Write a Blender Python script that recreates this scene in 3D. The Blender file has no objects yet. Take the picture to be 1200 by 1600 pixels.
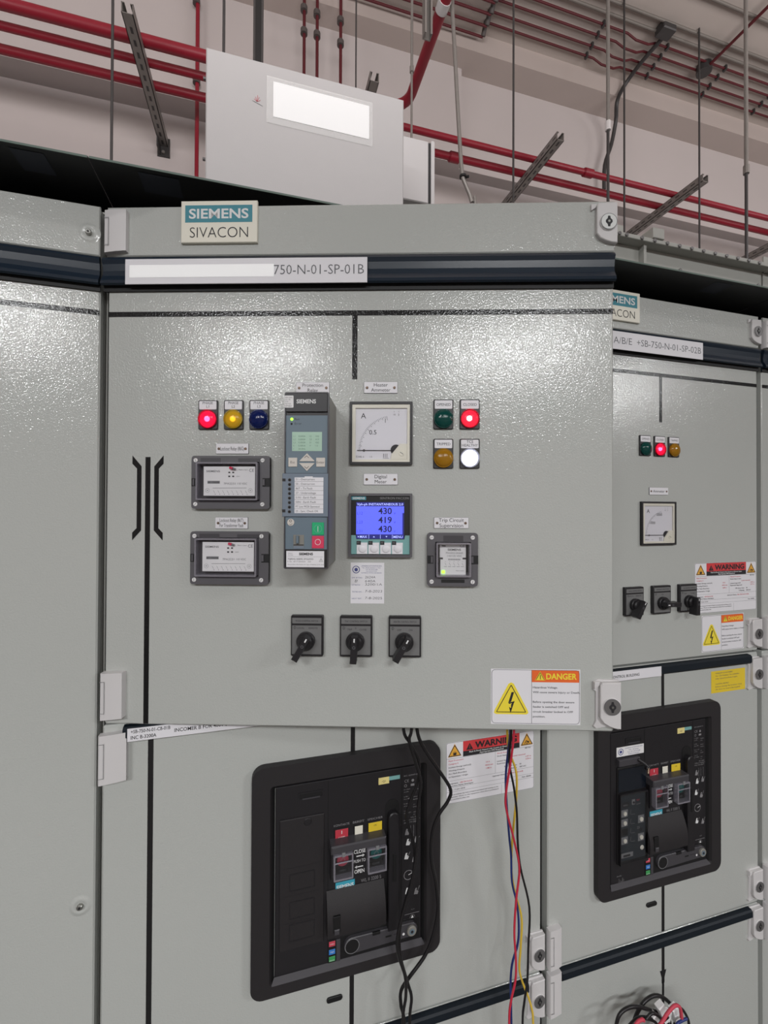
import bpy, bmesh, math, random
from mathutils import Vector, Matrix
random.seed(7)
R = math.radians
MM = 0.001
COL = bpy.context.scene.collection
SC = bpy.context.scene

# ---------------------------------------------------------------- camera (millimetres, world X along the row, Y into it, Z up)
CAM = Vector((245.6, -769.6, 1683.7)); YAW, PIT, ROL = R(15.5088), R(.4753), R(.2342); FPX = 680.0; SHY = -9.28
FW = Vector((math.sin(YAW)*math.cos(PIT), math.cos(YAW)*math.cos(PIT), math.sin(PIT)))
RT0 = Vector((math.cos(YAW), -math.sin(YAW), 0)); UP0 = RT0.cross(FW)
RT = RT0*math.cos(ROL)+UP0*math.sin(ROL); UP = -RT0*math.sin(ROL)+UP0*math.cos(ROL)
cd = bpy.data.cameras.new('camera'); cam = bpy.data.objects.new('camera', cd); COL.objects.link(cam)
cam.matrix_world = Matrix(((RT.x, UP.x, -FW.x, CAM.x*MM), (RT.y, UP.y, -FW.y, CAM.y*MM), (RT.z, UP.z, -FW.z, CAM.z*MM), (0, 0, 0, 1)))
cd.sensor_fit = 'VERTICAL'; cd.sensor_height = 24; cd.lens = 24*FPX/1600; cd.shift_y = SHY/1600; cd.clip_start = .01; cd.clip_end = 60
SC.camera = cam

def ray(x, y): return FW*FPX+RT*(x-600)+UP*(800+SHY-y)
def atY(x, y, Y):
    d = ray(x, y); return CAM+d*((Y-CAM.y)/d.y)
def atZ(x, y, Z):
    d = ray(x, y); return CAM+d*((Z-CAM.z)/d.z)

# ---------------------------------------------------------------- frames: origin and turn about Z; local u right, v up, w out of the panel
PH = R(16.848)
FRAMES = {'row': (Vector((0, 0, 0)), 0.0), 'door': (Vector((.52, 1.34, 0)), PH)}

# ---------------------------------------------------------------- materials
def nt(name):
    m = bpy.data.materials.new(name); m.use_nodes = True
    t = m.node_tree; b = t.nodes['Principled BSDF']; return m, t, b
def mat(name, col, rough=.5, metal=0, var=.05, vscale=30, bump=0, bscale=200, emis=None, estr=0, coat=0, bdist=.001, spec=None):
    m, t, b = nt(name)
    tc = t.nodes.new('ShaderNodeTexCoord')
    n = t.nodes.new('ShaderNodeTexNoise'); n.inputs['Scale'].default_value = vscale; n.inputs['Detail'].default_value = 3
    t.links.new(tc.outputs['Object'], n.inputs['Vector'])
    mx = t.nodes.new('ShaderNodeMix'); mx.data_type = 'RGBA'
    mx.inputs['A'].default_value = (*[c*(1-var) for c in col], 1); mx.inputs['B'].default_value = (*[min(1, c*(1+var)) for c in col], 1)
    t.links.new(n.outputs['Fac'], mx.inputs['Factor']); t.links.new(mx.outputs['Result'], b.inputs['Base Color'])
    b.inputs['Roughness'].default_value = rough; b.inputs['Metallic'].default_value = metal
    if spec is not None: b.inputs['Specular IOR Level'].default_value = spec
    if coat: b.inputs['Coat Weight'].default_value = coat; b.inputs['Coat Roughness'].default_value = .1
    if bump:
        n2 = t.nodes.new('ShaderNodeTexNoise'); n2.inputs['Scale'].default_value = bscale; n2.inputs['Detail'].default_value = 2
        t.links.new(tc.outputs['Object'], n2.inputs['Vector'])
        bp = t.nodes.new('ShaderNodeBump'); bp.inputs['Strength'].default_value = bump; bp.inputs['Distance'].default_value = bdist
        t.links.new(n2.outputs['Fac'], bp.inputs['Height']); t.links.new(bp.outputs['Normal'], b.inputs['Normal'])
    if emis:
        b.inputs['Emission Color'].default_value = (*emis, 1); b.inputs['Emission Strength'].default_value = estr
    return m
def clear(name, tint=(.9, .9, .92), rough=.05, ref=.5, base=.04, body=None, bf=.3):
    """thin clear plastic: see-through body with a fresnel sheen"""
    m = bpy.data.materials.new(name); m.use_nodes = True; t = m.node_tree; t.nodes.clear()
    o = t.nodes.new('ShaderNodeOutputMaterial'); tr = t.nodes.new('ShaderNodeBsdfTransparent'); g = t.nodes.new('ShaderNodeBsdfGlossy')
    fr = t.nodes.new('ShaderNodeFresnel'); fr.inputs['IOR'].default_value = 1.45; mx = t.nodes.new('ShaderNodeMixShader')
    ns = t.nodes.new('ShaderNodeTexNoise'); ns.inputs['Scale'].default_value = 60
    mr = t.nodes.new('ShaderNodeMapRange'); mr.inputs['To Min'].default_value = rough*.7; mr.inputs['To Max'].default_value = rough*1.5
    t.links.new(ns.outputs['Fac'], mr.inputs['Value']); t.links.new(mr.outputs['Result'], g.inputs['Roughness'])
    tr.inputs['Color'].default_value = (*tint, 1); g.inputs['Color'].default_value = (.9, .9, .9, 1)
    ad = t.nodes.new('ShaderNodeMath'); ad.operation = 'MULTIPLY_ADD'; ad.inputs[1].default_value = ref*2; ad.inputs[2].default_value = base
    t.links.new(fr.outputs[0], ad.inputs[0]); t.links.new(ad.outputs[0], mx.inputs[0])
    t.links.new(tr.outputs[0], mx.inputs[1]); t.links.new(g.outputs[0], mx.inputs[2])
    if body:
        df = t.nodes.new('ShaderNodeBsdfDiffuse'); df.inputs[0].default_value = (*body, 1); m2 = t.nodes.new('ShaderNodeMixShader'); m2.inputs[0].default_value = bf
        t.links.new(mx.outputs[0], m2.inputs[1]); t.links.new(df.outputs[0], m2.inputs[2]); t.links.new(m2.outputs[0], o.inputs[0])
    else: t.links.new(mx.outputs[0], o.inputs[0])
    return m
def paint(name, col, rough, bump, scale, dist=.0006, coat=.85, spec=.3):
    """powder coat: coarse orange-peel relief that glints in the lamps"""
    m, t, b = nt(name)
    tc = t.nodes.new('ShaderNodeTexCoord')
    n = t.nodes.new('ShaderNodeTexNoise'); n.inputs['Scale'].default_value = scale; n.inputs['Detail'].default_value = 1.5; n.inputs['Roughness'].default_value = .5
    n.inputs['Distortion'].default_value = .6
    t.links.new(tc.outputs['Object'], n.inputs['Vector'])
    bp = t.nodes.new('ShaderNodeBump'); bp.inputs['Strength'].default_value = bump; bp.inputs['Distance'].default_value = dist
    t.links.new(n.outputs['Fac'], bp.inputs['Height']); t.links.new(bp.outputs['Normal'], b.inputs['Normal'])
    n3 = t.nodes.new('ShaderNodeTexNoise'); n3.inputs['Scale'].default_value = 2.2; n3.inputs['Detail'].default_value = 4
    t.links.new(tc.outputs['Object'], n3.inputs['Vector'])
    mx = t.nodes.new('ShaderNodeMix'); mx.data_type = 'RGBA'
    mx.inputs['A'].default_value = (*[c*.96 for c in col], 1); mx.inputs['B'].default_value = (*[c*1.04 for c in col], 1)
    t.links.new(n3.outputs['Fac'], mx.inputs['Factor']); t.links.new(mx.outputs['Result'], b.inputs['Base Color'])
    b.inputs['Roughness'].default_value = rough; b.inputs['Specular IOR Level'].default_value = spec; b.inputs['Coat Weight'].default_value = coat; b.inputs['Coat Roughness'].default_value = .1
    t.links.new(bp.outputs['Normal'], b.inputs['Coat Normal'])
    return m
def srgb(r, g, b):
    f = lambda c: (c/255/12.92 if c/255 <= .04045 else ((c/255+.055)/1.055)**2.4)
    return (f(r), f(g), f(b))
M = {}
M['paint'] = paint('grey_green_powder_coat', srgb(180, 182, 178), .45, .56, 350)
M['tape'] = paint('black_powder_coat', srgb(16, 15, 16), .55, .56, 350, coat=.6, spec=.15)
M['tapeflat'] = mat('black_tape', srgb(20, 18, 20), .5)
M['grey'] = mat('plain_grey_paint', srgb(168, 168, 162), .5, bump=.1)
M['dark'] = mat('dark_interior', srgb(46, 46, 46), .8)
M['navy'] = mat('dark_navy_plastic', srgb(20, 34, 48), .32, bump=.06, bscale=90, spec=.5)
M['black'] = mat('black_plastic', srgb(30, 28, 31), .42)
M['blackm'] = mat('matt_black_plastic', srgb(34, 31, 33), .6, bump=.15, bscale=900)
M['deep'] = mat('deep_black', srgb(12, 11, 13), .6)
M['canopy'] = mat('black_sheet', srgb(12, 13, 16), .45)
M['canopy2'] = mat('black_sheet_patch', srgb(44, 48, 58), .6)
M['edge'] = mat('pale_green_edge', srgb(96, 112, 104), .5)
M['hinge'] = mat('pale_hinge_plastic', srgb(206, 203, 203), .45, var=.02)
M['seam'] = mat('hinge_seam', srgb(120, 120, 122), .6)
M['steel'] = mat('steel', srgb(165, 165, 160), .3, .9, bump=.1)
M['steeld'] = mat('dull_lock_steel', srgb(128, 126, 126), .4, .6)
M['whitelock'] = mat('white_lock_face', srgb(218, 220, 218), .3)
M['cream'] = mat('cream_plate', srgb(228, 224, 210), .45, var=.02)
M['white'] = mat('white_label', srgb(226, 224, 228), .45, var=.015)
M['pure'] = mat('glowing_white_paper', srgb(250, 250, 250), .6, var=.005, emis=(1, 1, 1), estr=.12)  # white paper given a faint glow of its own
M['teal'] = mat('teal_print', srgb(60, 134, 148), .5, var=.02)
M['tealk'] = mat('teal_key_panel', srgb(118, 166, 164), .5, var=.02)
M['ink'] = mat('black_ink', srgb(34, 32, 36), .6)
M['inkg'] = mat('grey_ink', srgb(96, 96, 100), .6)
M['inkb'] = mat('blue_ink', srgb(70, 74, 130), .6)
M['inkr'] = mat('red_ink', srgb(196, 66, 84), .6)
M['wink'] = mat('white_ink', srgb(222, 222, 222), .5)
M['gink'] = mat('faded_white_ink', srgb(130, 128, 130), .5)
M['relayg'] = mat('dark_grey_plastic', srgb(88, 86, 90), .45)
M['relayd'] = mat('darker_grey_plastic', srgb(64, 62, 66), .4)
M['slate'] = mat('slate_blue_plastic', srgb(102, 118, 130), .5, var=.02)
M['slateb'] = mat('slate_frame_plastic', srgb(112, 124, 138), .5, var=.02)
M['side'] = mat('relay_side_grey', srgb(128, 126, 120), .5)
M['navyd'] = mat('dark_navy_satin', srgb(15, 24, 33), .55, spec=.35)
M['dullred'] = mat('dull_red_flag', srgb(186, 56, 70), .5)
M['beige'] = mat('beige_key', srgb(205, 198, 190), .45, var=.02)
M['face'] = mat('relay_face_print', srgb(226, 224, 224), .5, var=.02)
M['clear'] = clear('clear_cover', (.98, .98, .99), .06, .4, .02)
M['clearg'] = clear('smoky_cover_edge', (.8, .78, .84), .2, .5, .15, (.42, .40, .46), .38)
M['clearw'] = clear('clear_window', (.97, .97, .98), .03, .35, .02)
M['green'] = mat('green_key', srgb(28, 170, 112), .4)
M['red'] = mat('red_key', srgb(214, 58, 92), .4)
M['redpipe'] = mat('red_pipe_paint', srgb(142, 26, 44), .42, bump=.08)
M['redpiped'] = mat('dark_red_pipe_paint', srgb(88, 22, 30), .6)
M['yellow'] = mat('yellow_print', srgb(238, 216, 62), .5, var=.02)
M['cauty'] = mat('yellow_caution', srgb(226, 196, 52), .5, var=.02)
M['orange'] = mat('orange_print', srgb(232, 104, 44), .5, var=.02)
M['amber'] = mat('amber_print', srgb(226, 168, 66), .5, var=.02)
M['warnred'] = mat('warning_red', srgb(208, 62, 66), .5, var=.02)
M['lcd'] = mat('green_lcd', srgb(150, 176, 160), .3, emis=srgb(150, 185, 160), estr=.18)
M['lcdink'] = mat('lcd_ink', srgb(96, 122, 104), .5)
M['blcd'] = mat('blue_lcd', srgb(60, 70, 200), .3, emis=srgb(98, 108, 255), estr=.9)
M['blcdd'] = mat('dark_blue_lcd', srgb(30, 34, 110), .3, emis=srgb(62, 64, 150), estr=.35)
M['blcdink'] = mat('blue_lcd_ink', srgb(26, 24, 90), .5)
M['blcdt'] = mat('lit_lcd_text', srgb(150, 160, 255), .5, emis=srgb(180, 190, 255), estr=.9)
M['ledg'] = mat('lit_green_led', srgb(150, 240, 70), .3, emis=srgb(150, 255, 60), estr=2.2)
M['wall'] = mat('wall_plaster', srgb(194, 186, 184), .8, var=.03, vscale=3, bump=.2, bscale=90)
M['walld'] = mat('beam_plaster', srgb(186, 174, 168), .8, var=.04, vscale=3, bump=.2, bscale=90)
M['ceil'] = mat('ceiling_plaster', srgb(190, 180, 173), .85, var=.04, vscale=4, bump=.2, bscale=90)
M['floor'] = mat('floor_screed', srgb(78, 76, 72), .5, var=.08, vscale=4)
M['galv'] = mat('galvanised_steel', srgb(136, 132, 128), .45, .4, var=.12, vscale=40)
M['galvd'] = mat('dark_galvanised_steel', srgb(72, 70, 70), .5, .4, var=.1, vscale=40)
M['coup'] = mat('pipe_coupling_grey', srgb(84, 78, 76), .6)
M['box'] = mat('white_enclosure_paint', srgb(198, 195, 195), .55, var=.015, bump=.15, bscale=500)
M['tapeclear'] = clear('clear_tape', (.95, .95, .94), .35, .4, .12)
M['wblack'] = mat('black_cable_sheath', srgb(24, 22, 24), .4)
M['wblue'] = mat('blue_wire_sheath', srgb(34, 50, 112), .4)
M['wred'] = mat('red_wire_sheath', srgb(196, 44, 66), .4)
M['wyellow'] = mat('yellow_wire_sheath', srgb(222, 186, 62), .4)
M['brass'] = mat('brownish_brass', srgb(126, 104, 88), .4, .6)

# ---------------------------------------------------------------- text outlines, cached
_tx = {}
def glyphs(s, bold):
    k = (s, bold)
    if k in _tx: return _tx[k]
    c = bpy.data.curves.new('t', 'FONT'); c.body = s; c.size = 1; c.resolution_u = 2 if len(s) > 12 else 4; c.offset = bold
    o = bpy.data.objects.new('t', c); me = bpy.data.meshes.new_from_object(o)
    vs = [(v.co.x, v.co.y) for v in me.vertices]; fs = [tuple(p.vertices) for p in me.polygons]
    # make every face look out of the panel
    out = []
    for f in fs:
        a = sum(vs[f[i]][0]*vs[f[(i+1) % len(f)]][1]-vs[f[(i+1) % len(f)]][0]*vs[f[i]][1] for i in range(len(f)))
        out.append(f if a > 0 else f[::-1])
    bpy.data.objects.remove(o); bpy.data.curves.remove(c); bpy.data.meshes.remove(me)
    _tx[k] = (vs, out); return _tx[k]
CAPH = [None]
def caph():
    if CAPH[0] is None:
        vs, _ = glyphs('H', 0); CAPH[0] = max(v[1] for v in vs)
    return CAPH[0]

# ---------------------------------------------------------------- mesh builder: points are (u, v, w) in mm
def rrect(u0, u1, v0, v1, r, n=4):
    if r <= 0: return [(u0, v0), (u1, v0), (u1, v1), (u0, v1)]
    o = []
    for cx, cy, a0 in ((u1-r, v0+r, -90), (u1-r, v1-r, 0), (u0+r, v1-r, 90), (u0+r, v0+r, 180)):
        for k in range(n+1):
            a = R(a0+90*k/n); o.append((cx+r*math.cos(a), cy+r*math.sin(a)))
    return o
def circ(cx, cy, r, n=24, a0=0): return [(cx+r*math.cos(a0+2*math.pi*k/n), cy+r*math.sin(a0+2*math.pi*k/n)) for k in range(n)]
class MB:
    def __init__(s): s.v = []; s.f = []; s.m = []
    def slot(s, m):
        if m not in s.m: s.m.append(m)
        return s.m.index(m)
    def add(s, vs, fs, m):
        b = len(s.v); s.v += [tuple(v) for v in vs]; k = s.slot(m)
        s.f += [(tuple(b+i for i in f), k) for f in fs]
    def prism(s, pts, w0, w1, m, ch=0, back=True, mside=None):
        n = len(pts); cx = sum(p[0] for p in pts)/n; cy = sum(p[1] for p in pts)/n
        if ch:
            mn = min(max(p[0] for p in pts)-min(p[0] for p in pts), max(p[1] for p in pts)-min(p[1] for p in pts))/2
            du = (max(p[0] for p in pts)-min(p[0] for p in pts))/2; dv = (max(p[1] for p in pts)-min(p[1] for p in pts))/2
            ku, kv = max(0, 1-ch/du), max(0, 1-ch/dv)
            mu = (max(p[0] for p in pts)+min(p[0] for p in pts))/2; mv = (max(p[1] for p in pts)+min(p[1] for p in pts))/2
            top = [(mu+(p[0]-mu)*ku, mv+(p[1]-mv)*kv) for p in pts]
            rings = [[(p[0], p[1], w0) for p in pts], [(p[0], p[1], w1-ch) for p in pts], [(p[0], p[1], w1) for p in top]]
        else:
            rings = [[(p[0], p[1], w0) for p in pts], [(p[0], p[1], w1) for p in pts]]
        vs = [q for r_ in rings for q in r_]; fs = []
        for k in range(len(rings)-1):
            for i in range(n): fs.append((k*n+i, k*n+(i+1) % n, (k+1)*n+(i+1) % n, (k+1)*n+i))
        if mside: s.add(vs, fs, mside); s.add(rings[-1], [tuple(range(n))], m)
        else: s.add(vs, fs+[tuple((len(rings)-1)*n+i for i in range(n))], m)
        if back: s.add(rings[0], [tuple(range(n))[::-1]], m)
    def box(s, u0, u1, v0, v1, w0, w1, m, ch=0, mside=None): s.prism([(u0, v0), (u1, v0), (u1, v1), (u0, v1)], w0, w1, m, ch, mside=mside)
    def rbox(s, u0, u1, v0, v1, w0, w1, m, r=3, ch=0, mside=None): s.prism(rrect(u0, u1, v0, v1, r), w0, w1, m, ch, mside=mside)
    def flat(s, pts, w, m): s.add([(p[0], p[1], w) for p in pts], [tuple(range(len(pts)))], m)
    def rect(s, u0, u1, v0, v1, w, m): s.flat([(u0, v0), (u1, v0), (u1, v1), (u0, v1)], w, m)
    def cyl(s, c, r, w0, w1, m, n=28, ch=0): s.prism(circ(c[0], c[1], r, n), w0, w1, m, ch)
    def ringf(s, po, pi, w, m, wi=None):
        n = len(po); wi = w if wi is None else wi
        s.add([(p[0], p[1], w) for p in po]+[(p[0], p[1], wi) for p in pi], [(i, (i+1) % n, n+(i+1) % n, n+i) for i in range(n)], m)
    def frame(s, po, pi, w0, w1, m, wi=None):
        """solid ring between two outlines"""
        n = len(po); s.ringf(po, pi, w1, m)
        s.add([(p[0], p[1], w0) for p in po]+[(p[0], p[1], w1) for p in po], [(i, (i+1) % n, n+(i+1) % n, n+i) for i in range(n)], m)
        wi = w0 if wi is None else wi
        s.add([(p[0], p[1], wi) for p in pi]+[(p[0], p[1], w1) for p in pi], [(n+i, n+(i+1) % n, (i+1) % n, i) for i in range(n)], m)
        s.add([(p[0], p[1], w0) for p in po]+[(p[0], p[1], w0) for p in pi], [(n+i, n+(i+1) % n, (i+1) % n, i) for i in range(n)], m)
    def dome(s, c, r, w0, h, m, n=28, k=6, p=1.0):
        vs = []; fs = []
        for j in range(k):
            a = (math.pi/2)*j/k
            for i in range(n):
                b = 2*math.pi*i/n; vs.append((c[0]+r*math.cos(a)*math.cos(b), c[1]+r*math.cos(a)*math.sin(b), w0+h*math.sin(a)**p))
        vs.append((c[0], c[1], w0+h))
        for j in range(k-1):
            for i in range(n): fs.append((j*n+i, j*n+(i+1) % n, (j+1)*n+(i+1) % n, (j+1)*n+i))
        for i in range(n): fs.append(((k-1)*n+i, (k-1)*n+(i+1) % n, k*n))
        s.add(vs, fs, m)
    def text(s, t, u, v, h, m, w=.2, al='l', width=None, bold=0, rot=0, slant=0):
        """cap height h, baseline-left (or centre / right) at u, v"""
        if not t.strip(): return
        vs, fs = glyphs(t, bold); k = h/caph()
        x0 = min(p[0] for p in vs); x1 = max(p[0] for p in vs); kx = k
        if width: kx = width/(x1-x0)
        wd = (x1-x0)*kx; off = {'l': 0, 'c': -wd/2, 'r': -wd}[al]
        ca, sa = math.cos(rot), math.sin(rot); o = []
        for (x, y) in vs:
            a = (x-x0)*kx+off; b = y*k; a += b*slant; o.append((u+a*ca-b*sa, v+a*sa+b*ca, w))
        s.add(o, fs, m)
    def line(s, u0, v0, u1, v1, t, m, w=.15):
        d = math.hypot(u1-u0, v1-v0) or 1; nx, ny = -(v1-v0)/d*t/2, (u1-u0)/d*t/2
        s.flat([(u0-nx, v0-ny), (u1-nx, v1-ny), (u1+nx, v1+ny), (u0+nx, v0+ny)], w, m)
    def ring(s, c, r, t, m, w=.15, n=24):
        a = circ(c[0], c[1], r, n); b = circ(c[0], c[1], r-t, n); s.ringf(a, b, w, m)
    def tube(s, pts, r, m, n=10, caps=True, smooth_path=0):
        """pts in (u, v, w)"""
        P = [Vector(p) for p in pts]
        if smooth_path:
            Q = []
            for i in range(len(P)-1):
                p0 = P[max(0, i-1)]; p1 = P[i]; p2 = P[i+1]; p3 = P[min(len(P)-1, i+2)]
                for k in range(smooth_path):
                    t = k/smooth_path
                    Q.append(.5*((2*p1)+(-p0+p2)*t+(2*p0-5*p1+4*p2-p3)*t*t+(-p0+3*p1-3*p2+p3)*t**3))
            P = Q+[P[-1]]
        rs = r if isinstance(r, (list, tuple)) else [r]*len(P)
        nrm = None; vs = []
        for i, p in enumerate(P):
            d = (P[min(i+1, len(P)-1)]-P[max(i-1, 0)]).normalized()
            if nrm is None: nrm = d.orthogonal().normalized()
            nrm = (nrm-d*nrm.dot(d)).normalized(); b = d.cross(nrm)
            for k in range(n):
                a = 2*math.pi*k/n; vs.append(p+(nrm*math.cos(a)+b*math.sin(a))*rs[min(i, len(rs)-1)])
        fs = []
        for i in range(len(P)-1):
            for k in range(n): fs.append((i*n+k, i*n+(k+1) % n, (i+1)*n+(k+1) % n, (i+1)*n+k))
        if caps: fs += [tuple(range(n))[::-1], tuple((len(P)-1)*n+k for k in range(n))]
        s.add(vs, fs, m)
    def extrude_profile(s, prof, u0, u1, m, mats=None):
        """prof: list of (v, w) from top to bottom, swept along u"""
        n = len(prof)
        for i in range(n-1):
            a, b = prof[i], prof[i+1]
            s.add([(u0, a[0], a[1]), (u0, b[0], b[1]), (u1, b[0], b[1]), (u1, a[0], a[1])], [(0, 1, 2, 3)], mats[i] if mats else m)
        s.add([(u0, p[0], p[1]) for p in prof], [tuple(range(n))[::-1]], m); s.add([(u1, p[0], p[1]) for p in prof], [tuple(range(n))], m)
    def build(s, name, parent=None, smooth=35, world=False):
        me = bpy.data.meshes.new(name)
        me.from_pydata([(a*MM, -c*MM, b*MM) for a, b, c in s.v], [], [f for f, _ in s.f])
        for x in s.m: me.materials.append(M[x])
        me.polygons.foreach_set('material_index', [k for _, k in s.f])
        if smooth:
            me.polygons.foreach_set('use_smooth', [True]*len(me.polygons)); me.set_sharp_from_angle(angle=R(smooth))
        me.update()
        o = bpy.data.objects.new(name, me); COL.objects.link(o)
        if parent: o.parent = parent
        return o
def tag(o, label=None, cat=None, group=None, kind=None):
    if label: o['label'] = label
    if cat: o['category'] = cat
    if group: o['group'] = group
    if kind: o['kind'] = kind
    return o
def place(o, fr, u, v, w=0):
    O, ph = FRAMES[fr]
    ux = Vector((math.cos(ph), -math.sin(ph), 0)); nx = Vector((-math.sin(ph), -math.cos(ph), 0))
    o.location = (O+ux*u+nx*w+Vector((0, 0, v)))*MM; o.rotation_euler = (0, 0, -ph); return o
def thing(name, label, cat, fr='row', u=0, v=0, w=0, group=None):
    o = bpy.data.objects.new(name, None); o.empty_display_size = .02; COL.objects.link(o)
    place(o, fr, u, v, w); return tag(o, label, cat, group)
def copy_tree(o, parent=None):
    c = o.copy(); COL.objects.link(c)
    if parent: c.parent = parent
    for ch in [x for x in bpy.data.objects if x.parent == o]: copy_tree(ch, c)
    return c
# ================================================================ switchgear row
TRIM = [(2074, 0), (2072, 7), (2068, 9), (2062, 6.5), (2052, 5), (2044, 6), (2035, 11), (2030, 12), (2028, 9), (2030, 3), (2021, 3), (2021, 0)]
def trim_top(mb, u0, u1, dw=0):
    mats = ['navy']*8+['deep']*3
    mb.extrude_profile([(v, w+dw) for v, w in TRIM], u0, u1, 'navy', mats)
def trim_mid(mb, u0, u1, vt):
    mb.extrude_profile([(vt, 0), (vt-1, 8), (vt-4, 11), (vt-17, 11), (vt-21, 8), (vt-22, 0)], u0, u1, 'navyd')
def add_trim(parent, u0, u1, top=True, vt=0, name='trim_band'):
    mb = MB()
    if top: trim_top(mb, u0, u1)
    else: trim_mid(mb, u0, u1, vt)
    return mb.build(name, parent, smooth=50)
def hinge(parent, u, v, h=76, wd=41):
    mb = MB()
    n = 8; prof = [(0, 0), (0, 9)]+[(2+(wd-2)*k/n, 11+2.2*math.sin(math.pi*.55*k/n+.4)-k*.25) for k in range(n+1)]+[(wd, 0)]
    # swept vertically, foot dips towards the hinge side
    vs = []; m = len(prof)
    for k, (uu, ww) in enumerate(prof):
        dip = 3*(1-uu/wd)
        vs += [(u+uu, v-dip*.3+2.5*(uu/wd), ww), (u+uu, v+h-1.5+1.5*(uu/wd), ww)]
    fs = [(2*i, 2*i+2, 2*i+3, 2*i+1) for i in range(m-1)]
    fs += [tuple(2*i for i in range(m))[::-1], tuple(2*i+1 for i in range(m))]
    mb.add(vs, fs, 'hinge')
    for a, b, c, d in ((u+1.5, u+9, v+10, v+10.8), (u+1.5, u+9, v+h-14, v+h-13.2), (u+8.2, u+9, v+10, v+h-13)): mb.rect(a, b, c, d, 13.4, 'seam')
    return mb.build('hinge', parent, smooth=50)
def lock(parent, u, v, dark=True, h=78):
    """plastic latch housing with a round cylinder, u is its right edge"""
    mb = MB(); k = h/78; kx = .94
    P = lambda pts: [(u+(a-40)*kx, v+b*k) for a, b in pts]
    mb.prism(P([(0, 6), (4, 2), (20, 5), (40, 1), (40, 77), (8, 78), (0, 74), (0, 62), (4, 60), (4, 14)]), 0, 3.5, 'hinge', ch=.8)
    mb.prism(P([(22, 9), (31, 6), (40, 5), (40, 76), (11, 75), (8, 71), (7.5, 22), (13, 14)]), 3, 11, 'hinge', ch=1)
    mb.prism(P([(0, 64), (7, 69), (9, 76), (0, 75)]), 3, 7.5, 'hinge', ch=.5)
    cx, cy = u-14.2, v+40*k
    mb.cyl((cx, cy), 13, 10.5, 12.5, 'hinge', 32, .6)
    f = 'steeld' if dark else 'whitelock'
    mb.cyl((cx, cy), 12, 12, 14, f, 32, .5)
    mb.ring((cx, cy), 12.1, .7, 'inkg', 14.05, 32)
    mb.flat([(cx+a, cy+b) for a, b in ((-1.6, -8), (1.6, -8), (2.2, -4.5), (5, -1.5), (5, 1.5), (2.2, 4.5), (1.6, 8), (-1.6, 8), (-2.2, 4.5), (-5, 1.5), (-5, -1.5), (-2.2, -4.5))], 14.1, 'ink')
    mb.cyl((cx, cy), 1.7, 13.5, 14.8, 'steel', 12)
    return mb.build('lock', parent)
def panel(name, parent, u0, u1, v0, v1, th=20, mats='paint', r=3):
    mb = MB(); mb.prism(rrect(u0, u1, v0, v1, r), -th, 0, mats, 2.2); return mb
def tape(mb, u0, u1, v0, v1, m='tape'): mb.rect(u0, u1, v0, v1, .25, m)
def screw_dimple(mb, u, v, r=7):
    rr = [16, 14.5, 13, 11.5, 10, 8.5, 7, 5.5, 4]; ww = [.05, .25, .8, 1.3, 1.5, 1.3, .8, .35, .2]
    vs = [(a, b, w) for r_, w in zip(rr, ww) for a, b in circ(u, v, r_, 32)]; mb.add(vs, [(j*32+i, j*32+(i+1) % 32, (j+1)*32+(i+1) % 32, (j+1)*32+i) for j in range(8) for i in range(32)], 'paint')
    mb.cyl((u, v), r*.62, 0, 5, 'steel', 18, 1); mb.cyl((u, v), r*.25, 4, 5.3, 'ink', 6)
def carcass(parent, wd, shelf=True):
    mb = MB(); D = 600
    mb.box(1, 3, 0, 2160, -D, -22, 'grey'); mb.box(wd-3, wd-1, 0, 2160, -D, -22, 'grey')
    mb.box(1, wd-1, 0, 2160, -D, -D+3, 'grey'); mb.box(1, wd-1, 2157, 2160, -D, -22, 'grey'); mb.box(1, wd-1, 0, 100, -D, -22, 'grey')
    for z in (749, 1348, 2140): mb.box(3, wd-3, z-6, z+6, -D, -22, 'dark')
    mb.box(3, 16, 100, 2150, -60, -22, 'dark'); mb.box(wd-16, wd-3, 100, 2150, -60, -22, 'dark')
    mb.box(30, wd-30, 1380, 2120, -300, -296, 'grey')
    return mb.build('body', parent)
def canopy(parent, u0, u1, patches=()):
    """black sheet over the row, its front lip overhanging the doors"""
    mb = MB(); yf = CANY
    mb.box(u0+.5, u1-.5, CANZ, CANZ+3, -560, yf, 'canopy')
    mb.box(u0+1, u1-1, CANZ, CANZ+3, yf, yf+1, 'edge')
    o = mb.build('canopy', parent, smooth=0)
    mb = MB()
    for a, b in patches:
        mb.add([(a, CANZ-.6, 6), (b, CANZ-.6, 6), (b, CANZ-.6, yf-8), (a, CANZ-.6, yf-8)], [(3, 2, 1, 0)], 'canopy2')  # slightly paler rectangles on the underside of the sheet
    if patches: mb.build('paler_patch', o, smooth=0)
    return o
CANZ = 2187
CANY = -atZ(153, 250, CANZ).y
# ---- cabinet left of the open door
A = thing('switchgear_cabinet', 'grey-green switchgear cabinet with a plain riveted front, left of the swung-open door', 'cabinet', 'row', -800, 0)
carcass(A, 800)
mb = panel('front_panel', A, 2, 799, 100, 2152); tape(mb, 2, 798, 1984.5, 1992.5, 'tape')
fp = mb.build('front_panel', A)
mb = MB(); mb.box(2, 799, 2075.5, 2153, -2, 3.5, 'paint', 1.5); mb.build('top_strip', A)
add_trim(A, 2, 799.5)
for z in (2109, 1076, 300):
    mb = MB(); screw_dimple(mb, 784 if z > 2000 else 780, z); s_ = mb.build('panel_screw', A)
    if z > 2000: s_.location.y = -.0035
canopy(A, -100, 800.2, [(700, 742)])
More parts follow.
